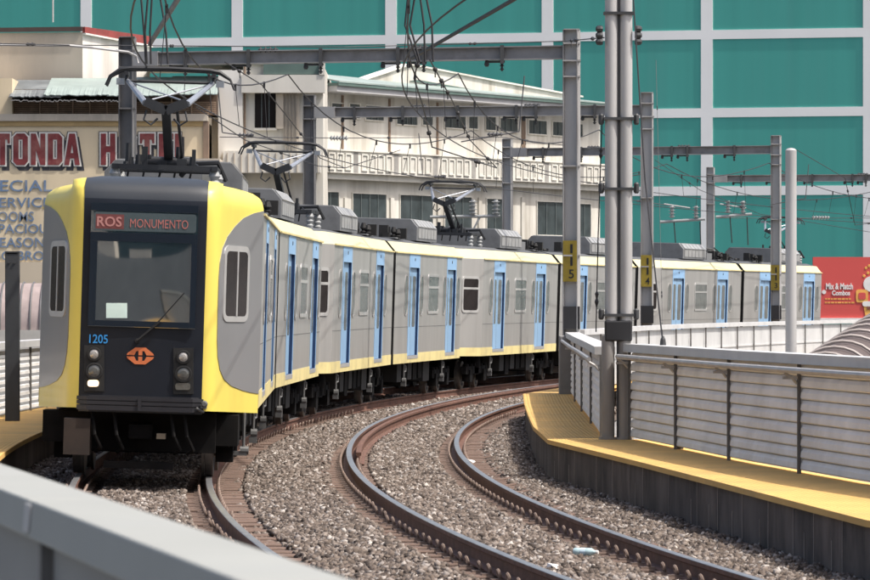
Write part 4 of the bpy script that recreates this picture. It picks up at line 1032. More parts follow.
# ------------------------------------------------------------------ overhead wires
def wire(pts, r=.012, label=None, name='overhead_wire', sag=0, m=None, group='overhead line wires', n=5):
    g = G(); out = []
    pts = [Vector(p) for p in pts]
    for a, b in zip(pts[:-1], pts[1:]):
        k = 12 if sag else 1
        for i in range(k): t = i/k; out.append(a.lerp(b, t)-UP*(4*sag*t*(1-t)))
    out.append(pts[-1]); g.tube(out, r, n)
    if name == 'overhead_wire':      # clamps and splices sit along the wire
        rk = random.Random(len(pts)*7+int(abs(pts[0].x)*10)); L_ = sum((b-a).length for a, b in zip(out[:-1], out[1:]))
        for a, b in zip(out[:-1], out[1:]):
            for q in range(max(1, int((b-a).length/4))):
                if rk.random() < .7:
                    t = rk.uniform(.1, .9); c_ = a.lerp(b, t); d_ = (b-a).normalized(); k_ = rk.uniform(.6, 1.5)
                    g.lathe(c_-d_*.1*k_, d_, [(0, r), (.03*k_, r*3.2), (.08*k_, r*1.6), (.12*k_, r*3.4), (.18*k_, r)], 6)
                    if rk.random() < .5: g.tube([c_, c_-UP*.12+d_*.05], r*.8, 4)
    return tag(g.build(name, m or WIRE), label, 'wire', group)
def catenary(base, nm):
    root = thing('catenary', C(10, base, 4.9), nm, 'overhead line', 'overhead line wires')
    G().tube([C(s, base+.12*math.sin(s/8.5), 5.0) for s in np.arange(-50, 120, 2)], .011, 5).build('contact_wire', WIRE, root)
    sup = [-33, -7, 21.5, 49, 76, 106]
    for a, b in zip(sup[:-1], sup[1:]):
        pts = []
        for t in np.linspace(0, 1, 15): pts.append(C(a+(b-a)*t, base+.05, 6.35-4*(.75 if b > 10 else .2)*t*(1-t)))
        G().tube(pts, .013, 5).build('messenger_wire', WIRE, root)
        for t in ((.14, .32, .5, .68, .86) if b > 0 else ()):
            s = a+(b-a)*t; q = C(s, base+.05, 6.35-4*(.75 if b > 10 else .2)*t*(1-t)); g = G(); g.tube([q, C(s, base+.12*math.sin(s/8.5), 5.0)], .006, 4); g.beam(C(s, base+.05, 6.35-4*(.75 if b > 10 else .2)*t*(1-t)-.1), q+UP*.02, .04, .03); g.build('dropper', WIRE, root)
    for s in sup[2:5]:
        g = G(); sd = -1 if base < 1 else 1
        a = C(s, base+sd*1.3, 6.3); b = C(s, base+sd*1.2, 5.25)
        g.tube([a, b], .014, 6); g.tube([b, C(s, base+.1, 5.06)], .014, 6)
        insul(g, C(s, base+sd*.9, 5.2), Rt(s)*-sd, 4, .05, .3)
        g.build('registration_arm', WIREG, root)
catenary(0., 'black contact and messenger wires sagging above the train roof')
catenary(TRK2, 'black contact and messenger wires hanging above the empty middle track')
W = lambda *a, **k: wire(*a, **k)
W([Q(-20, 43, 70), Q(70, 45, 72), Q(345, 47, 80), Q(565, 41, 83), Q(604, 37.5, 55.1)], .009, 'long thin cross wire level with the top of gantry 115')
W([Q(-10, 44.5, 72), Q(70, 45.5, 72), Q(92, 47.5, 72), Q(128, 52, 74), Q(136, 56, 76), Q(138, 63, 76)], .022, 'bent pale pull-off arm before the left post of gantry 115', 'pull_off_arm', m=STEELL)
W([Q(516, -2, 58), Q(412, 58, 72)], .03, 'thick black slanting cable above the middle of gantry 115', 'slanting_cable')
W([Q(180, -4, 58), Q(150, 44, 70)], .04, 'thick grey slanting strut above the pantograph', 'slanting_strut', m=STEELD)
for i, (a, b, c, lb) in enumerate(((408, 405, 418, 'leftmost'), (415, 410, 420, 'second from left'), (420, 424, 425, 'second from right'), (426, 432, 433, 'rightmost'))):
    W([Q(a, -4, 66), Q(b, 25, 66), Q(c, 62, 66)], .016, lb+' of four black feeder cables hanging in the upper middle', 'feeder_cable', group='hanging feeder cables')
for i, (a, b, c, lb) in enumerate(((141, 144, 146, 'leftmost'), (148, 145, 147, 'second'), (152, 150, 151, 'third'), (160, 166, 168, 'rightmost, most curved'))):
    W([Q(a, -4, 66), Q(b, 32, 66), Q(c, 64, 66)], .016, lb+' of four black cables hanging above the pantograph', 'feeder_cable', group='hanging feeder cables')
W([Q(418, 62, 66), Q(414, 78, 70), Q(424, 110, 76), Q(432, 147, 82), Q(497, 168, 95)], .014, 'dark jointed wire dropping past the office windows', sag=0)
W([Q(430, 60, 66), Q(452, 100, 78), Q(470, 140, 90), Q(497, 168, 95)], .012, 'dark wire curving down to meet its neighbour over the balcony')
W([Q(196, 107, 78), Q(245, 140, 82), Q(318, 166, 92), Q(345, 168, 96)], .010, 'thin wire running down to the right above the second pantograph')
W([Q(220, 137, 90), Q(345, 138, 100), Q(500, 137, 112), Q(600, 150, 125)], .009, 'thin level wire crossing before the office wall')
W([Q(225, 62, 78), Q(262, 85, 82), Q(290, 120, 92), Q(320, 158, 100), Q(345, 168, 104), Q(400, 150, 110)], .011, 'thin wire hanging in a deep loop before the balcony')
W([P(679, 448, ZW)+UP*.25, Q(663, 345, 53), Q(645, 180, 54), px0+UP*7.1+Vector((.1, 0, 0))], .010, 'thin guy wire from the walkway up to the double pole', 'guy_wire')
W([Q(656, 60, 110), Q(663, 345, 105)], .006, 'fine vertical wire right of gantry post 114')
W([Q(602, 120, 55.2), Q(598, 240, 55.2), Q(596, 332, 55.2)], .008, 'thin dark wire hanging along the left of the double pole')
g = G(); c = Q(663, 346, 53); g.lathe(c-UP*.12, UP, [(0, .012), (.04, .035), (.12, .04), (.2, .03), (.24, .012)], 8); tag(g.build('turnbuckle', STEELX), 'grey turnbuckle in the guy wire above the near handrail', 'turnbuckle')
g = G(); c = P(679, 449, ZW); g.box(c.x-.05, c.x+.05, c.y-.05, c.y+.05, ZW, ZW+.05); g.lathe(c+UP*.05, UP, [(0, .04), (.1, .05), (.2, .02)], 8)
tag(g.build('wire_anchor', STEELX), 'small steel anchor at the foot of the guy wire', 'anchor')
for i, (xa, xb, yy, Yd, lb) in enumerate(((660, 705, 222, 150, 'left of the farthest gantry post'), (716, 752, 217, 150, 'right of the farthest gantry post'))):
    g = G(); g.tube([Q(xa, yy, Yd), Q(xb, yy-3, Yd)], .05, 8); g.tube([Q(xa+4, 204, Yd), Q(xa+30, 208, Yd)], .03, 6)
    for x_ in (xa+12, xb-9): insul(g, Q(x_, yy-4, Yd), UP, 4, .13, .42); 
    g.tube([Q(xa+14, yy, Yd), Q(xa+16, yy+26, Yd)], .02, 5, 1); g.tube([Q(xb-5, yy, Yd), Q(xb-4, yy+28, Yd)], .02, 5, 1)
    tag(g.build('insulator_arm', [INSUL, WIRE]), 'grey cross arm with two upright insulators '+lb, 'insulator', 'insulator cross arms')
for i, (xa, xb, lb) in enumerate(((430, 500, 'beside the third pantograph'),)):
    g = G(); g.tube([Q(xa, 217, 115), Q(xb, 216, 115)], .04, 8)
    for x_ in (448, 473, 496): insul(g, Q(x_, 215, 115), UP, 4, .12, .4)
    for x_ in (455, 480): g.tube([Q(x_, 217, 115), Q(x_-8, 232, 115)], .03, 6)
    tag(g.build('insulator_arm', INSUL), 'grey cross arm with three upright insulators '+lb, 'insulator', 'insulator cross arms')
W([Q(655, 160, 140), Q(700, 190, 145), Q(760, 214, 150), Q(870, 232, 160)], .010, 'thin pale wire sagging before the teal wall')
W([Q(716, 218, 150), Q(812, 218, 152), Q(870, 218, 155)], .010, 'thin level wire with insulators before the teal wall')
W([Q(797, 150, 140), Q(845, 178, 150), Q(855, 225, 152), Q(880, 222, 155)], .012, 'dark wire dropping from the farthest gantry beam at right')
g = G(); insul(g, Q(812, 217.5, 152), (1, 0, 0), 6, .09, .6); tag(g.build('wire_insulator', INSUL), 'pale ribbed insulator in the level wire at right', 'insulator')
g = G(); insul(g, Q(330, 138, 98), (1, 0, 0), 6, .07, .4); tag(g.build('wire_insulator', INSUL), 'pale ribbed insulator in the level wire by the office wall', 'insulator')

# ------------------------------------------------------------------ background buildings
# teal building
def TW(X, z, off=0): return Vector((X-off*.24, 303-.25*X-off, z))
root = thing('teal_building', TW(0, -9), 'huge teal building wall divided by a white grid, filling the background', 'building')
g = G(); g.hexa([TW(-70, -9), TW(75, -9), TW(75, -9)+Vector((8, 30, 0)), TW(-70, -9)+Vector((8, 30, 0))], [TW(-70, 30.), TW(75, 30.), TW(75, 30.)+Vector((8, 30, 0)), TW(-70, 30.)+Vector((8, 30, 0))])
wv = g.build('wall', TEAL, root)
xs_ = [-24.5+10.735*i for i in range(-4, 10)]; zs_ = [20.25+5.3*i for i in (1, 0, -1, -2)]
g = G()
for z in zs_: g.hexa([TW(-70, z-.31, .06), TW(75, z-.31, .06), TW(75, z-.31, 0), TW(-70, z-.31, 0)], [TW(-70, z+.31, .06), TW(75, z+.31, .06), TW(75, z+.31, 0), TW(-70, z+.31, 0)])
for x in xs_:
    zz = sorted([-9]+[z for z in zs_]+[30])
    lo = -9
    for z in sorted(zs_)+[30.31]:
        hi = z-.312 if z < 30.2 else 30
        if hi > lo: g.hexa([TW(x-.39, lo, .06), TW(x+.39, lo, .06), TW(x+.39, lo, 0), TW(x-.39, lo, 0)], [TW(x-.39, hi, .06), TW(x+.39, hi, .06), TW(x+.39, hi, 0), TW(x-.39, hi, 0)])
        lo = z+.312
g.build('white_grid', WHITEB, root)
# red billboard
root = thing('billboard', Q(850, 318, 205), 'red food advertising board behind the end of the train', 'billboard')
g = G(); Yb = 205
a, b = Q(813, 318, Yb), Q(813, 257, Yb)
g.box(a.x, a.x+7, Yb, Yb+.3, a.z, b.z); g.build('board', BRED, root)
g = G(); g.box(a.x-.1, a.x+7.1, Yb-.1, Yb+.5, a.z-.25, a.z-.003); g.build('ledge', BWH, root)
g = G(); g.box(a.x+.3, a.x+.5, Yb+.3, Yb+.5, -9, a.z-.26); g.box(a.x+6.3, a.x+6.5, Yb+.3, Yb+.5, -9, a.z-.26); g.build('support', STEELD, root)
g = G(); text_g(g, 'Mix & Match', Q(826, 289.5, Yb-.02), (1, 0, 0), UP, .30, 27*Yb/F, bold=.03, depth=.02); text_g(g, 'Combos', Q(832, 295.5, Yb-.02), (1, 0, 0), UP, .24, 18*Yb/F, bold=.03, depth=.02)
g.lathe(Q(824, 292, Yb), (0, -1, 0), [(0, .10), (.02, .10)], 10)
g.build('headline', BWH, root)
g = G()
for r_, (xa, xb) in enumerate(((825, 850), (825, 853))):
    x = xa
    while x < xb: l = random.uniform(1.5, 3.6); q = Q(x, 299+r_*3.6, Yb); g.box(q.x, q.x+l*Yb/F, Yb-.015, Yb-.001, q.z-.035, q.z+.035); x += l+.9
g.build('small_print', BYEL, root)
g = G(); q = Q(862, 296, Yb); g.prism([q+Vector((x_, 0, z_)) for x_, z_ in rrect(-.28, .28, -.3, .3, .1)], (0, -.001, 0), (0, -.03, 0), 0)
g.prism([q+Vector((x_, 0, z_)) for x_, z_ in rrect(-.17, .17, -.16, .16, .08)], (0, -.031, 0), (0, -.045, 0), 2)
q = Q(871, 284, Yb); g.lathe(q, (0, -1, 0), [(.001, .36), (.03, .36)], 20, 1)
q = Q(871, 309, Yb); g.prism([q+Vector((x_, 0, z_)) for x_, z_ in ((-.25, -.40), (.25, -.40), (.38, .32), (-.38, .32))], (0, -.001, 0), (0, -.03, 0), 0)
g.prism([q+Vector((x_, 0, z_)) for x_, z_ in rrect(-.40, .40, .12, .36, .1)], (0, -.031, 0), (0, -.05, 0), 1)
g.prism([q+Vector((x_, 0, z_)) for x_, z_ in rrect(-.2, .3, -.02, .10, .05)], (0, -.051, 0), (0, -.06, 0), 3)
for x_, y_ in ((866, 268), (868, 273), (864, 276), (869, 266)): q = Q(x_, y_, Yb); g.lathe(q, (0, -1, 0), [(.001, .07), (.02, .06)], 8, 0)
g.build('food_picture', [BYEL, BWH, BRED, BBRN], root)

# hotel
YH = 150.; K = YH/F
hroot = thing('hotel_building', Q(90, 330, YH)*1, 'cream hotel with maroon lettering, tin awning and red edged penthouse', 'building')
hroot.location.z = -9
def hx(px): return (px-435)*K
def hz(py): return CZ-(py-HY)*K
g = G(); g.box(hx(-180), hx(203), YH, YH+14, -9, hz(119)); g.build('wall', HOTW, hroot)
g = G(); g.box(hx(-180), hx(208), YH-.12, YH+.2, hz(121), hz(114)); g.box(hx(-180), hx(207), YH-.06, YH+.2, hz(126), hz(121.2), 1); g.build('string_course', [HOTG, mat('ochre_stripe', (.40, .28, .13), .8)], hroot)
g = G(); g.box(hx(203.2), hx(208.5), YH-.08, YH+.5, -9, hz(121.3)); g.build('pilaster', BROWN, hroot)
g = G(); g.box(hx(-180), hx(12), YH+.05, YH+3, hz(113.9), hz(78)); g.build('pier', HOTW, hroot)
g = G(); g.box(hx(12.2), hx(216), YH+.75, YH+3, hz(113.9), hz(88), 1)
for i in range(9): g.box(hx(12.5), hx(215), YH+.55, YH+.7, hz(113.5)+i*.05+.0, hz(113.5)+i*.05+.028, 0)
for x in (38, 56, 71, 88, 105, 132, 150, 170, 190): g.box(hx(x), hx(x+1.2), YH+.48, YH+.7, hz(113.9), hz(98), 0)
g.build('louvre_band', [LOUV, mat('louvre_dark', (.11, .075, .055), .9)], hroot)
# tin awning: sheets with corrugation
def tin_sheet(name, x0, x1, yb, yf, m, seed, zj=.05):
    g = G(); r = random.Random(seed); n = max(4, int((x1-x0)/1.6)); 
    for i in range(n+1):
        x = x0+(x1-x0)*i/n; c = 0; j = r.uniform(-zj, zj)
        for t in (0, .5, 1):
            Yc = YH+2.6-t*3.1; z = hz(yb+(yf-yb)*t)*1+c*.5+(j if t == 1 else 0)
            g.v.append(((x-435)*K, Yc, z))
    for i in range(n):
        for t in range(2): g.f.append((i*3+t, i*3+t+1, (i+1)*3+t+1, (i+1)*3+t)); g.m.append(0)
    o = g.build(name, m, hroot); sd = o.modifiers.new('thick', 'SOLIDIFY'); sd.thickness = .03
tin_sheet('awning', 10, 62, 76, 97, TIND, 1, .02); tin_sheet('awning', 45, 110, 74, 95.5, TIN, 2, .02); tin_sheet('awning', 108, 170, 73, 96, TIN, 3, .015); tin_sheet('awning', 168, 218, 72, 94.5, TIN, 4, .015)
tin_sheet('awning', 12, 135, 92, 101, mat('ragged_tin_edge', (.30, .29, .28), .7, 0, .4, 2), 5, .035)
# penthouse: its right face takes paler plaster to stand for sunlight
cA = Vector((hx(76), YH+2.8, 0)); cB = Vector((hx(137), YH+6.8, 0)); cL = Vector((hx(-180), YH+4.2, 0)); back = Vector((hx(137)-3, YH+13, 0)); bl2 = Vector((hx(-180), YH+13, 0))
z0, z1 = hz(80), hz(27)
g = G(); g.add([cL+UP*z0, cA+UP*z0, cA+UP*z1, cL+UP*z1], [(0, 1, 2, 3)], 0); g.add([cA+UP*z0, cB+UP*z0, cB+UP*(z1-.1), cA+UP*z1], [(0, 1, 2, 3)], 1)
g.add([cB+UP*z0, back+UP*z0, back+UP*z1, cB+UP*(z1-.1)], [(0, 1, 2, 3)], 0); g.add([cL+UP*(z1-.02), cA+UP*(z1-.02), cB+UP*(z1-.12), back+UP*(z1-.12), bl2+UP*(z1-.02)], [(0, 1, 2, 3, 4)], 0)
g.build('penthouse', [HOTG, HOTP], hroot)
g = G(); zt = hz(21.5)
def trim(g, a, b, za, zb_, ta, tb, th, mi):
    d = (b-a).normalized(); n = Vector((d.y, -d.x, 0))*th
    g.hexa([a+n+UP*za, b+n+UP*zb_, b+UP*zb_, a+UP*za], [a+n+UP*ta, b+n+UP*tb, b+UP*tb, a+UP*ta], mi)
trim(g, cL, cA, z1+.03, z1+.03, zt-.02, zt, .1, 1); trim(g, cA, cB, z1-.02, z1-.22, zt, zt-.1, .1, 0); trim(g, cA, cB, z1-.08, z1-.30, z1-.025, z1-.225, .13, 2)
g.build('parapet_trim', [REDT, mat('dark_roof_edge', (.07, .05, .045), .8), HOTP], hroot)
tag_pole = G().tube([Q(53, 22, 160), Q(53, -10, 160)], .03, 6).build('roof_pipe', STEELL, hroot)
# lettering: heavy block capitals drawn from convex pieces in a 1 x 1.9 cell
GL = {'H': [[(0, 0), (.36, 0), (.36, 1.9), (0, 1.9)], [(.64, 0), (1, 0), (1, 1.9), (.64, 1.9)], [(.3, .78), (.7, .78), (.7, 1.14), (.3, 1.14)]],
      'O': [[(0, .22), (.36, .22), (.36, 1.68), (0, 1.68)], [(.64, .22), (1, .22), (1, 1.68), (.64, 1.68)], [(0, .22), (.22, 0), (.78, 0), (1, .22), (.7, .36), (.3, .36)], [(0, 1.68), (.3, 1.54), (.7, 1.54), (1, 1.68), (.78, 1.9), (.22, 1.9)]],
      'T': [[(.32, 0), (.68, 0), (.68, 1.6), (.32, 1.6)], [(0, 1.54), (1, 1.54), (1, 1.9), (0, 1.9)], [(0, 1.3), (.14, 1.3), (.2, 1.56), (0, 1.56)], [(.86, 1.3), (1, 1.3), (1, 1.56), (.8, 1.56)]],
      'N': [[(0, 0), (.34, 0), (.34, 1.9), (0, 1.9)], [(.66, 0), (1, 0), (1, 1.9), (.66, 1.9)], [(.0, 1.9), (.34, 1.9), (1, 0), (.66, 0)][::-1]],
      'D': [[(0, 0), (.36, 0), (.36, 1.9), (0, 1.9)], [(.64, .24), (1, .24), (1, 1.66), (.64, 1.66)], [(.3, 0), (.76, 0), (1, .24), (.7, .36), (.3, .36)], [(.3, 1.54), (.7, 1.54), (1, 1.66), (.76, 1.9), (.3, 1.9)]],
      'A': [[(-.04, 0), (.3, 0), (.6, 1.9), (.3, 1.9)], [(.7, 0), (1.04, 0), (.7, 1.9), (.4, 1.9)], [(.25, .4), (.75, .4), (.7, .72), (.3, .72)]],
      'E': [[(0, 0), (.36, 0), (.36, 1.9), (0, 1.9)], [(.3, 0), (1, 0), (1, .36), (.3, .36)], [(.3, 1.54), (1, 1.54), (1, 1.9), (.3, 1.9)], [(.3, .78), (.8, .78), (.8, 1.12), (.3, 1.12)]],
      'L': [[(0, 0), (.36, 0), (.36, 1.9), (0, 1.9)], [(.3, 0), (1, 0), (1, .38), (.3, .38)]],
      'R': [[(0, 0), (.36, 0), (.36, 1.9), (0, 1.9)], [(.64, .95), (1, 1.05), (1, 1.66), (.64, 1.66)], [(.3, 1.54), (.7, 1.54), (1, 1.66), (.76, 1.9), (.3, 1.9)], [(.3, .76), (.8, .76), (1, 1.06), (.3, 1.1)], [(.64, 0), (1, 0), (1, .5), (.86, .8), (.6, .8)]]}
def grow(poly, e):
    n = len(poly); out = []
    for i in range(n):
        p0, p1, p2 = Vector(poly[i-1]), Vector(poly[i]), Vector(poly[(i+1) % n])
        a = (p1-p0).normalized(); b = (p2-p1).normalized(); na = Vector((a.y, -a.x)); nb_ = Vector((b.y, -b.x))
        m = (na+nb_); m = m/max(.35, m.length_squared)*2
        out.append((p1.x+m.x*e, p1.y+m.y*e))
    return out
def hotel_text(txt, xs, wl, y_top, y_bot):
    h = (y_bot-y_top)*K
    for nm, m, e, dx, dz, yy in (('letter_shadow', SBLACK, .04, .10, -.15, .006), ('letter_shadow_face', HOTW, .05, .05, -.07, .018) , ('letter_outline', SBLACK, .075, 0, 0, .032), ('letter_outline', SWHITE, .05, 0, 0, .050), ('sign_letter', MAROON, 0, 0, 0, .068)):
        if nm == 'letter_shadow_face': continue
        for ch, x in zip(txt, xs):
            g = G()
            for q, poly in enumerate(GL[ch]):
                pp = [(hx(x)+a*wl*K+dx, YH, hz(y_bot)+b/1.9*h+dz) for a, b in [(u_, v_) for u_, v_ in poly]]
                pp = [(p[0], p[2]) for p in pp]; pp = grow(pp, e) if e else pp
                g.prism([(a, YH, b) for a, b in pp], (0, -yy-.0012*q, 0), (0, -yy+.008, 0))
            g.build(nm, m, hroot)
hotel_text('ROTONDA', [-40, -22, -4.5, 13.5, 31, 48, 65], 14.5, 133.5, 165); hotel_text('HOTEL', [101, 121, 140, 159, 175], 14.5, 133.5, 165)
for txt, xe, yt, yb, wpx in (('SPECIAL', 52.5, 180, 191.5, 73), ('SERVICE', 50.5, 197.5, 207.5, 59), ('ROOMS', 34, 211.5, 221.5, 43), ('W', 56, 211.5, 221.5, 10), ('SPACIOUS', 55, 224, 233.5, 63), ('REASON', 44.5, 237.5, 247.5, 53), ('NO BRO', 44, 251, 260.5, 53)):
    g = G(); text_g(g, txt, Vector((hx(xe-wpx), YH-.02, hz(yb))), (1, 0, 0), UP, (yb-yt)*K, wpx*K, bold=.008, depth=.015); g.build('painted_line', SBLUE, hroot)
g = G(); g.box(hx(-180), hx(203), YH-.1, YH-.002, -9, hz(262), 0); g.build('lower_wall', mat('lower_hotel_wall', (.50, .43, .33), .85, 0, .1, .6), hroot)

# side wing between hotel and office
wroot = thing('side_wing', Vector((hx(270), YH+2, -9)), 'pale stained wing with one dark shuttered window, right of the hotel sign', 'building')
g = G(); YW = YH+1.2
g.box(hx(216.5), hx(241), YW, YW+12, -9, hz(68), 1); g.box(hx(209), hx(216.3), YW+.6, YW+6, -9, hz(116), 0)
g.box(hx(241.2), hx(322), YW+.35, YW+13, -9, hz(62), 0)
g.build('wall', [HOTG if False else BWALL, HOTP], wroot)
g = G(); g.box(hx(136), hx(320), YW+.2, YW+6, hz(62), hz(58), 0); g.box(hx(262), hx(319), YW+.0, YW+.34, hz(72.5), hz(61.5), 1); g.box(hx(240), hx(324), YW-.1, YW+.34, hz(91), hz(73), 2); g.box(hx(318.5), hx(324), YW-.14, YW+.34, hz(73), hz(61), 2)
g.build('parapet', [TIN, GREEND, BWALL], wroot)
g = G(); g.box(hx(253), hx(274), YW+.33, YW+.36, hz(126), hz(89.5), 0); g.box(hx(251.5), hx(275), YW+.1, YW+.36, hz(89), hz(86), 1)
for x in (259.5, 267): g.box(hx(x), hx(x+.8), YW+.30, YW+.33, hz(126), hz(89.5), 2)
g.box(hx(274.5), hx(282), YW+.16, YW+.20, hz(127), hz(92), 3); g.box(hx(252), hx(275.5), YW+.18, YW+.36, hz(128.5), hz(126.2), 1)
g.build('window', [GLASS, BLEDGE, BFRAME, HOTG], wroot)
g = G(); g.box(hx(282), hx(298), YW+.22, YW+.34, hz(142), hz(81), 0)
for x in (284, 287.5, 291, 294.5): g.box(hx(x), hx(x+.9), YW+.15, YW+.22, hz(160), hz(83), 1)
g.build('stained_downpipes', [HOTG, mat('rusty_pipe_grey', (.28, .25, .21), .8, 0, .3, 3)], wroot)
g = G(); g.box(hx(222), hx(320), YW-.5, YW+.3, hz(172), hz(150), 0)
for x in range(226, 318, 7): g.box(hx(x), hx(x+.8), YW-.54, YW-.5, hz(171), hz(152), 1)
g.build('balcony', [BLEDGE, HOTG], wroot)
g = G(); g.tube([Vector((hx(243), YW+.2, hz(145))), Vector((hx(243), YW+.2, hz(64)))], .04, 6); g.build('downpipe', BROWN, wroot)
g = G(); g.box(hx(190), hx(222), YH-1.6, YH+.6, -9, hz(160)); 
tag(g.build('lean_to_shed', HOTG), 'low grey shed block under the white wing wall, right of the hotel', 'shed')

# office building with long facade
PL = Vector(((320-435)*158/F, 158., 0)); PR = Vector(((602-435)*176/F, 176., 0)); fd = (PR-PL).normalized(); fn = Vector((fd.y, -fd.x, 0))
def FB(px, py, off=0.):
    """point on the facade plane seen at that place, pushed out of the wall by off"""
    k = (px-435)/F; t = (k*PL.y-PL.x)/(fd.x-k*fd.y); p = PL+fd*t
    return p+fn*off+UP*(CZ-(py-HY)*p.y/F)
def ft(px): k = (px-435)/F; return (k*PL.y-PL.x)/(fd.x-k*fd.y)
oroot = thing('office_building', Vector((*((PL+PR)/2).xy, -9)), 'long pale office building with green roof, upper window row and panelled balcony', 'building')
def fbox(g, t0, t1, z0, z1, o0, o1, mi=0):
    a, b = PL+fd*t0, PL+fd*t1
    g.hexa([a+fn*o1+UP*z0, b+fn*o1+UP*z0, b+fn*o0+UP*z0, a+fn*o0+UP*z0], [a+fn*o1+UP*z1, b+fn*o1+UP*z1, b+fn*o0+UP*z1, a+fn*o0+UP*z1], mi)
def zf(px, py): return FB(px, py).z
TE = ft(600); ztopw = zf(323, 91)
g = G(); fbox(g, -.5, TE, -9, ztopw, -12, 0); g.build('wall', BWALL, oroot)
def win(px0, px1, py0, py1, n=2):
    t0, t1 = ft(px0), ft(px1); z1, z0 = zf((px0+px1)/2, py0), zf((px0+px1)/2, py1)
    g = G(); fbox(g, t0, t1, z0, z1, .002, .012, 0)
    fw = .035
    fbox(g, t0-fw, t0, z0-fw, z1+fw, .002, .05, 1); fbox(g, t1, t1+fw, z0-fw, z1+fw, .002, .05, 1); fbox(g, t0, t1, z1, z1+fw, .002, .05, 1); fbox(g, t0, t1, z0-fw, z0, .002, .07, 1)
    for i in range(1, n): tm = t0+(t1-t0)*i/n; fbox(g, tm-.02, tm+.02, z0, z1, .013, .04, 2)
    g.build('window', [BGLASS, BLEDGE, BFRAME], oroot)
for a, b, c, d, n in ((331, 343, 103.5, 110, 1), (349, 359.5, 104, 118, 1), (365, 383, 106, 120, 3), (396, 416.5, 110, 124.5, 4), (422, 432, 111, 125, 2), (444, 465, 114, 128, 3), (468, 477, 116, 128.5, 1), (485, 495, 117, 130, 2), (499.5, 517, 118.5, 131.5, 3), (528, 546, 120.5, 134, 3), (552, 564, 122, 135.5, 2), (572, 582, 124, 137, 2)):
    win(a, b, c, d, n)
for a, b, c, d, n in ((276, 290, 189, 215, 2), (321, 338, 192, 228, 2), (352, 385.5, 194, 225, 4), (399.5, 432, 195.5, 228, 3), (444, 471, 197, 230, 3), (486, 503, 199, 232, 2), (536.5, 564.5, 202, 235, 3), (577, 590, 204, 237, 2)):
    if a > 320.5: win(a, b, c, d, n)
g = G()
for px in (345, 391, 438, 479, 522, 570): t = ft(px); fbox(g, t-.12, t+.12, -9, zf(px, 187)-.4, .0, .07, 0)
for px in (342, 389, 437, 522, 524): t = ft(px); fbox(g, t-.05, t+.05, zf(px, 155), ztopw-.1, .0, .05, 1)
g.build('pilaster', [BWALL, BROWN], oroot)
# balcony ledge with framed panels
zt, zb_ = zf(320, 150.5), zf(320, 172.5); te2 = ft(603)
g = G(); fbox(g, -1.0, TE+.25, zb_, zt, .0, .55, 0); fbox(g, -1.0, TE+.3, zt, zt+.05, -.02, .62, 0); fbox(g, -1.0, TE+.27, zb_-.22, zb_-.002, 0, .35, 0)
t = -.9; k = 0
while t < TE:
    l = .42
    if k % 5 == 4: fbox(g, t+.05, t+.36, zb_+.03, zt-.03, .551, .558, 1)  # darker flat strip between the panel groups
    else:
        for (a, b, c, d) in ((t, t+l, zb_+.1, zb_+.15), (t, t+l, zt-.13, zt-.08), (t, t+.05, zb_+.15, zt-.13), (t+l-.05, t+l, zb_+.15, zt-.13)): fbox(g, a, b, c, d, .551, .60, 0)
        fbox(g, t+.05, t+l-.05, zb_+.15, zt-.13, .551, .556, 2)
    t += .56; k += 1
g.build('balcony', [BLEDGE, mat('balcony_gap_grey', (.30, .29, .27), .9, 0, .3, 2), mat('balcony_panel_inset', (.54, .53, .48), .85, 0, .15, 1.5)], oroot)
# eave: fascia, gutter, tin roof, gable
g = G(); fbox(g, -.2, TE, ztopw-.04, ztopw+.16, .01, .85, 0); g.build('fascia', FASC, oroot)
g = G(); fbox(g, -.25, TE+.05, ztopw+.162, ztopw+.27, -.1, .95, 0); g.build('gutter', GREEND, oroot)
g = G(); ta, tb = -.25, TE+.05; zr = ztopw+.275
q = [PL+fd*ta+fn*.97+UP*zr, PL+fd*tb+fn*.97+UP*zr, PL+fd*tb+fn*-1.2+UP*(zr+.25), PL+fd*ta+fn*-1.2+UP*(zr+.42)]
g.hexa(q, [p+UP*.05 for p in q]); g.build('tin_roof', TIN, oroot)
g = G()
def gp(px, py, off): return FB(px, py, 0)+fn*off
def gable(pts, o0, o1, mi): g.prism([gp(x, y, 0) for x, y in pts], fn*o0, fn*o1, mi)
gable([(385, 80), (432, 64.5), (517, 81), (602, 97), (602, 112), (517, 98), (432, 84), (385, 84)], -1.3, -1.0, 0)
gable([(385, 78.5), (432, 62.7), (517, 79.2), (603, 95.2), (603, 96.8), (517, 80.8), (432, 64.3), (385, 79.8)], -1.4, -.9, 1)
gable([(432, 80), (440, 79), (602, 108), (602, 112)], -.99, -.95, 2)
g.build('gable', [BWALL, BLEDGE, GREEND], oroot)
# ribbed vault roofs outside the viaduct
p0, p1 = Q(812, 408, 64), Q(935, 313, 84)
g = G(); ax = (p1-p0).normalized(); n = 26
side_ = Vector((ax.y, -ax.x, 0)).normalized(); u_ = side_.cross(ax).normalized()
if u_.z < 0: u_ = -u_
fr = []
prof = [(.62*math.cos(a), .62*math.sin(a)) for a in np.linspace(0, math.pi, 15)]
g.sweep(prof, [(p0+(p1-p0)*t, side_, u_) for t in (0, 1)], closed=False)
for i in range(17):
    for dz_, r_ in ((0, .665),):
        c = p0+(p1-p0)*((i+.5)/17)
        pr2 = [c+side_*(r_*math.cos(a))+u_*(r_*math.sin(a)) for a in np.linspace(0, math.pi, 15)]
        g.tube(pr2, .028, 6, 1)
tag(g.build('ribbed_canopy', [VAULT, mat('canopy_rib_pale', (.36, .32, .30), .6)], smooth=50), 'brown ribbed barrel canopy rising at the right edge behind the near fence', 'canopy')
g = G(); Yv = 104.; a = Q(-60, 330, Yv); rr_ = 47*Yv/F
cx0, cx1 = a.x, Q(60, 0, Yv).x
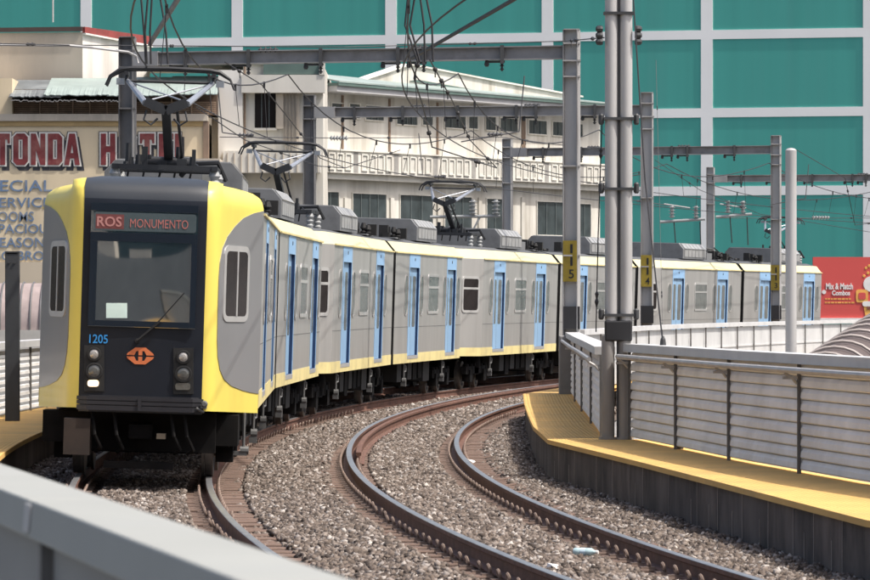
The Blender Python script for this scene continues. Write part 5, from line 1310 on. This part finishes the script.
cc = CZ-(330-HY)*Yv/F
prof = [(rr_*math.cos(t), rr_*math.sin(t)) for t in np.linspace(0, math.pi/2+.3, 14)]
g.sweep([(-q, b) for q, b in prof], [(Vector((x, Yv+rr_, cc)), Vector((0, 1, 0)), UP) for x in (cx0, cx1)], closed=False)
for i in range(13):
    x = cx0+(cx1-cx0)*i/12
    g.tube([Vector((x, Yv+rr_-q*1.02, cc+b*1.02)) for q, b in prof], .022, 5, 1)
g.box(cx0, cx1, Yv-.1, Yv+2.2, -9, cc-.003, 2)
tag(g.build('ribbed_canopy', [VAULTP, STEELD, mat('canopy_base_pale', (.5, .48, .44), .8)], smooth=50), 'pinkish ribbed barrel canopy on a pale base behind the left fence', 'canopy')

# ------------------------------------------------------------------ unseen buildings added behind the viewer for the windscreen to reflect
g = G(); g.box(-60, 45, -75, -60, -9, 4.6); g.box(-26, -14, -74, -62, 4.6, 7.2); g.box(-10, -4, -74, -62, 4.6, 6)
for z in (1.2, 3.6): g.box(-60, 45, -60.4, -60.001, z, z+.5, 1)
for i in range(18): g.box(-58+i*5.6, -55+i*5.6, -60.05, -60.001, 1.9, 3.4, 1)
tag(g.build('reflected_building', [PALEB, STEELX]), 'unseen long low pale building added for the windscreen to reflect', 'building')

tag(G().box(-120, 90, -150, -110, -9, 46).build('reflection_block', mat('reflection_slate_blue', (.10, .17, .19), .6, 0, .3, .08)), 'unseen tall slate blue block added to darken the windscreen reflection', 'building')  # unseen block, put in so the windscreen reflects something dark
# ------------------------------------------------------------------ litter
c = P(586, 552, -.12); d = Vector((.9, -.35, 0)).normalized()
broot = thing('plastic_bottle', c, 'pale blue plastic bottle lying on the sleepers of the empty track', 'bottle')
G().lathe(c-d*.11, d, [(0, .028), (.01, .034), (.06, .034), (.065, .031), (.09, .031), (.095, .034), (.16, .034), (.19, .015), (.2, .013)], 14).build('bottle_body', PET, broot, smooth=40)
G().lathe(c+d*.091, d, [(0, .016), (.02, .016)], 10).build('cap', BWH, broot)
G().lathe(c-d*.045, d, [(0, .0352), (.045, .0352)], 14).build('wrapper', mat('bottle_wrapper', (.55, .68, .75), .5), broot)
for i, (x_, y_, lb) in enumerate(((418, 415, 'white paper scrap beside the outer rail near the train'), (553, 568, 'crumpled white scrap on the ballast at the bottom'), (470, 462, 'tiny pale scrap in the middle of the empty track'))):
    c = P(x_, y_, -.13); g = G(); r = random.Random(i)
    g.prism([c+Vector((.07*math.cos(a)*r.uniform(.6, 1.1), .12*math.sin(a), .03*math.sin(3*a))) for a in np.linspace(0, 6.28, 8)[:-1]], (0, 0, 0), (0, 0, .008))
    tag(g.build('paper_scrap', BWH), lb, 'litter', 'paper scraps')
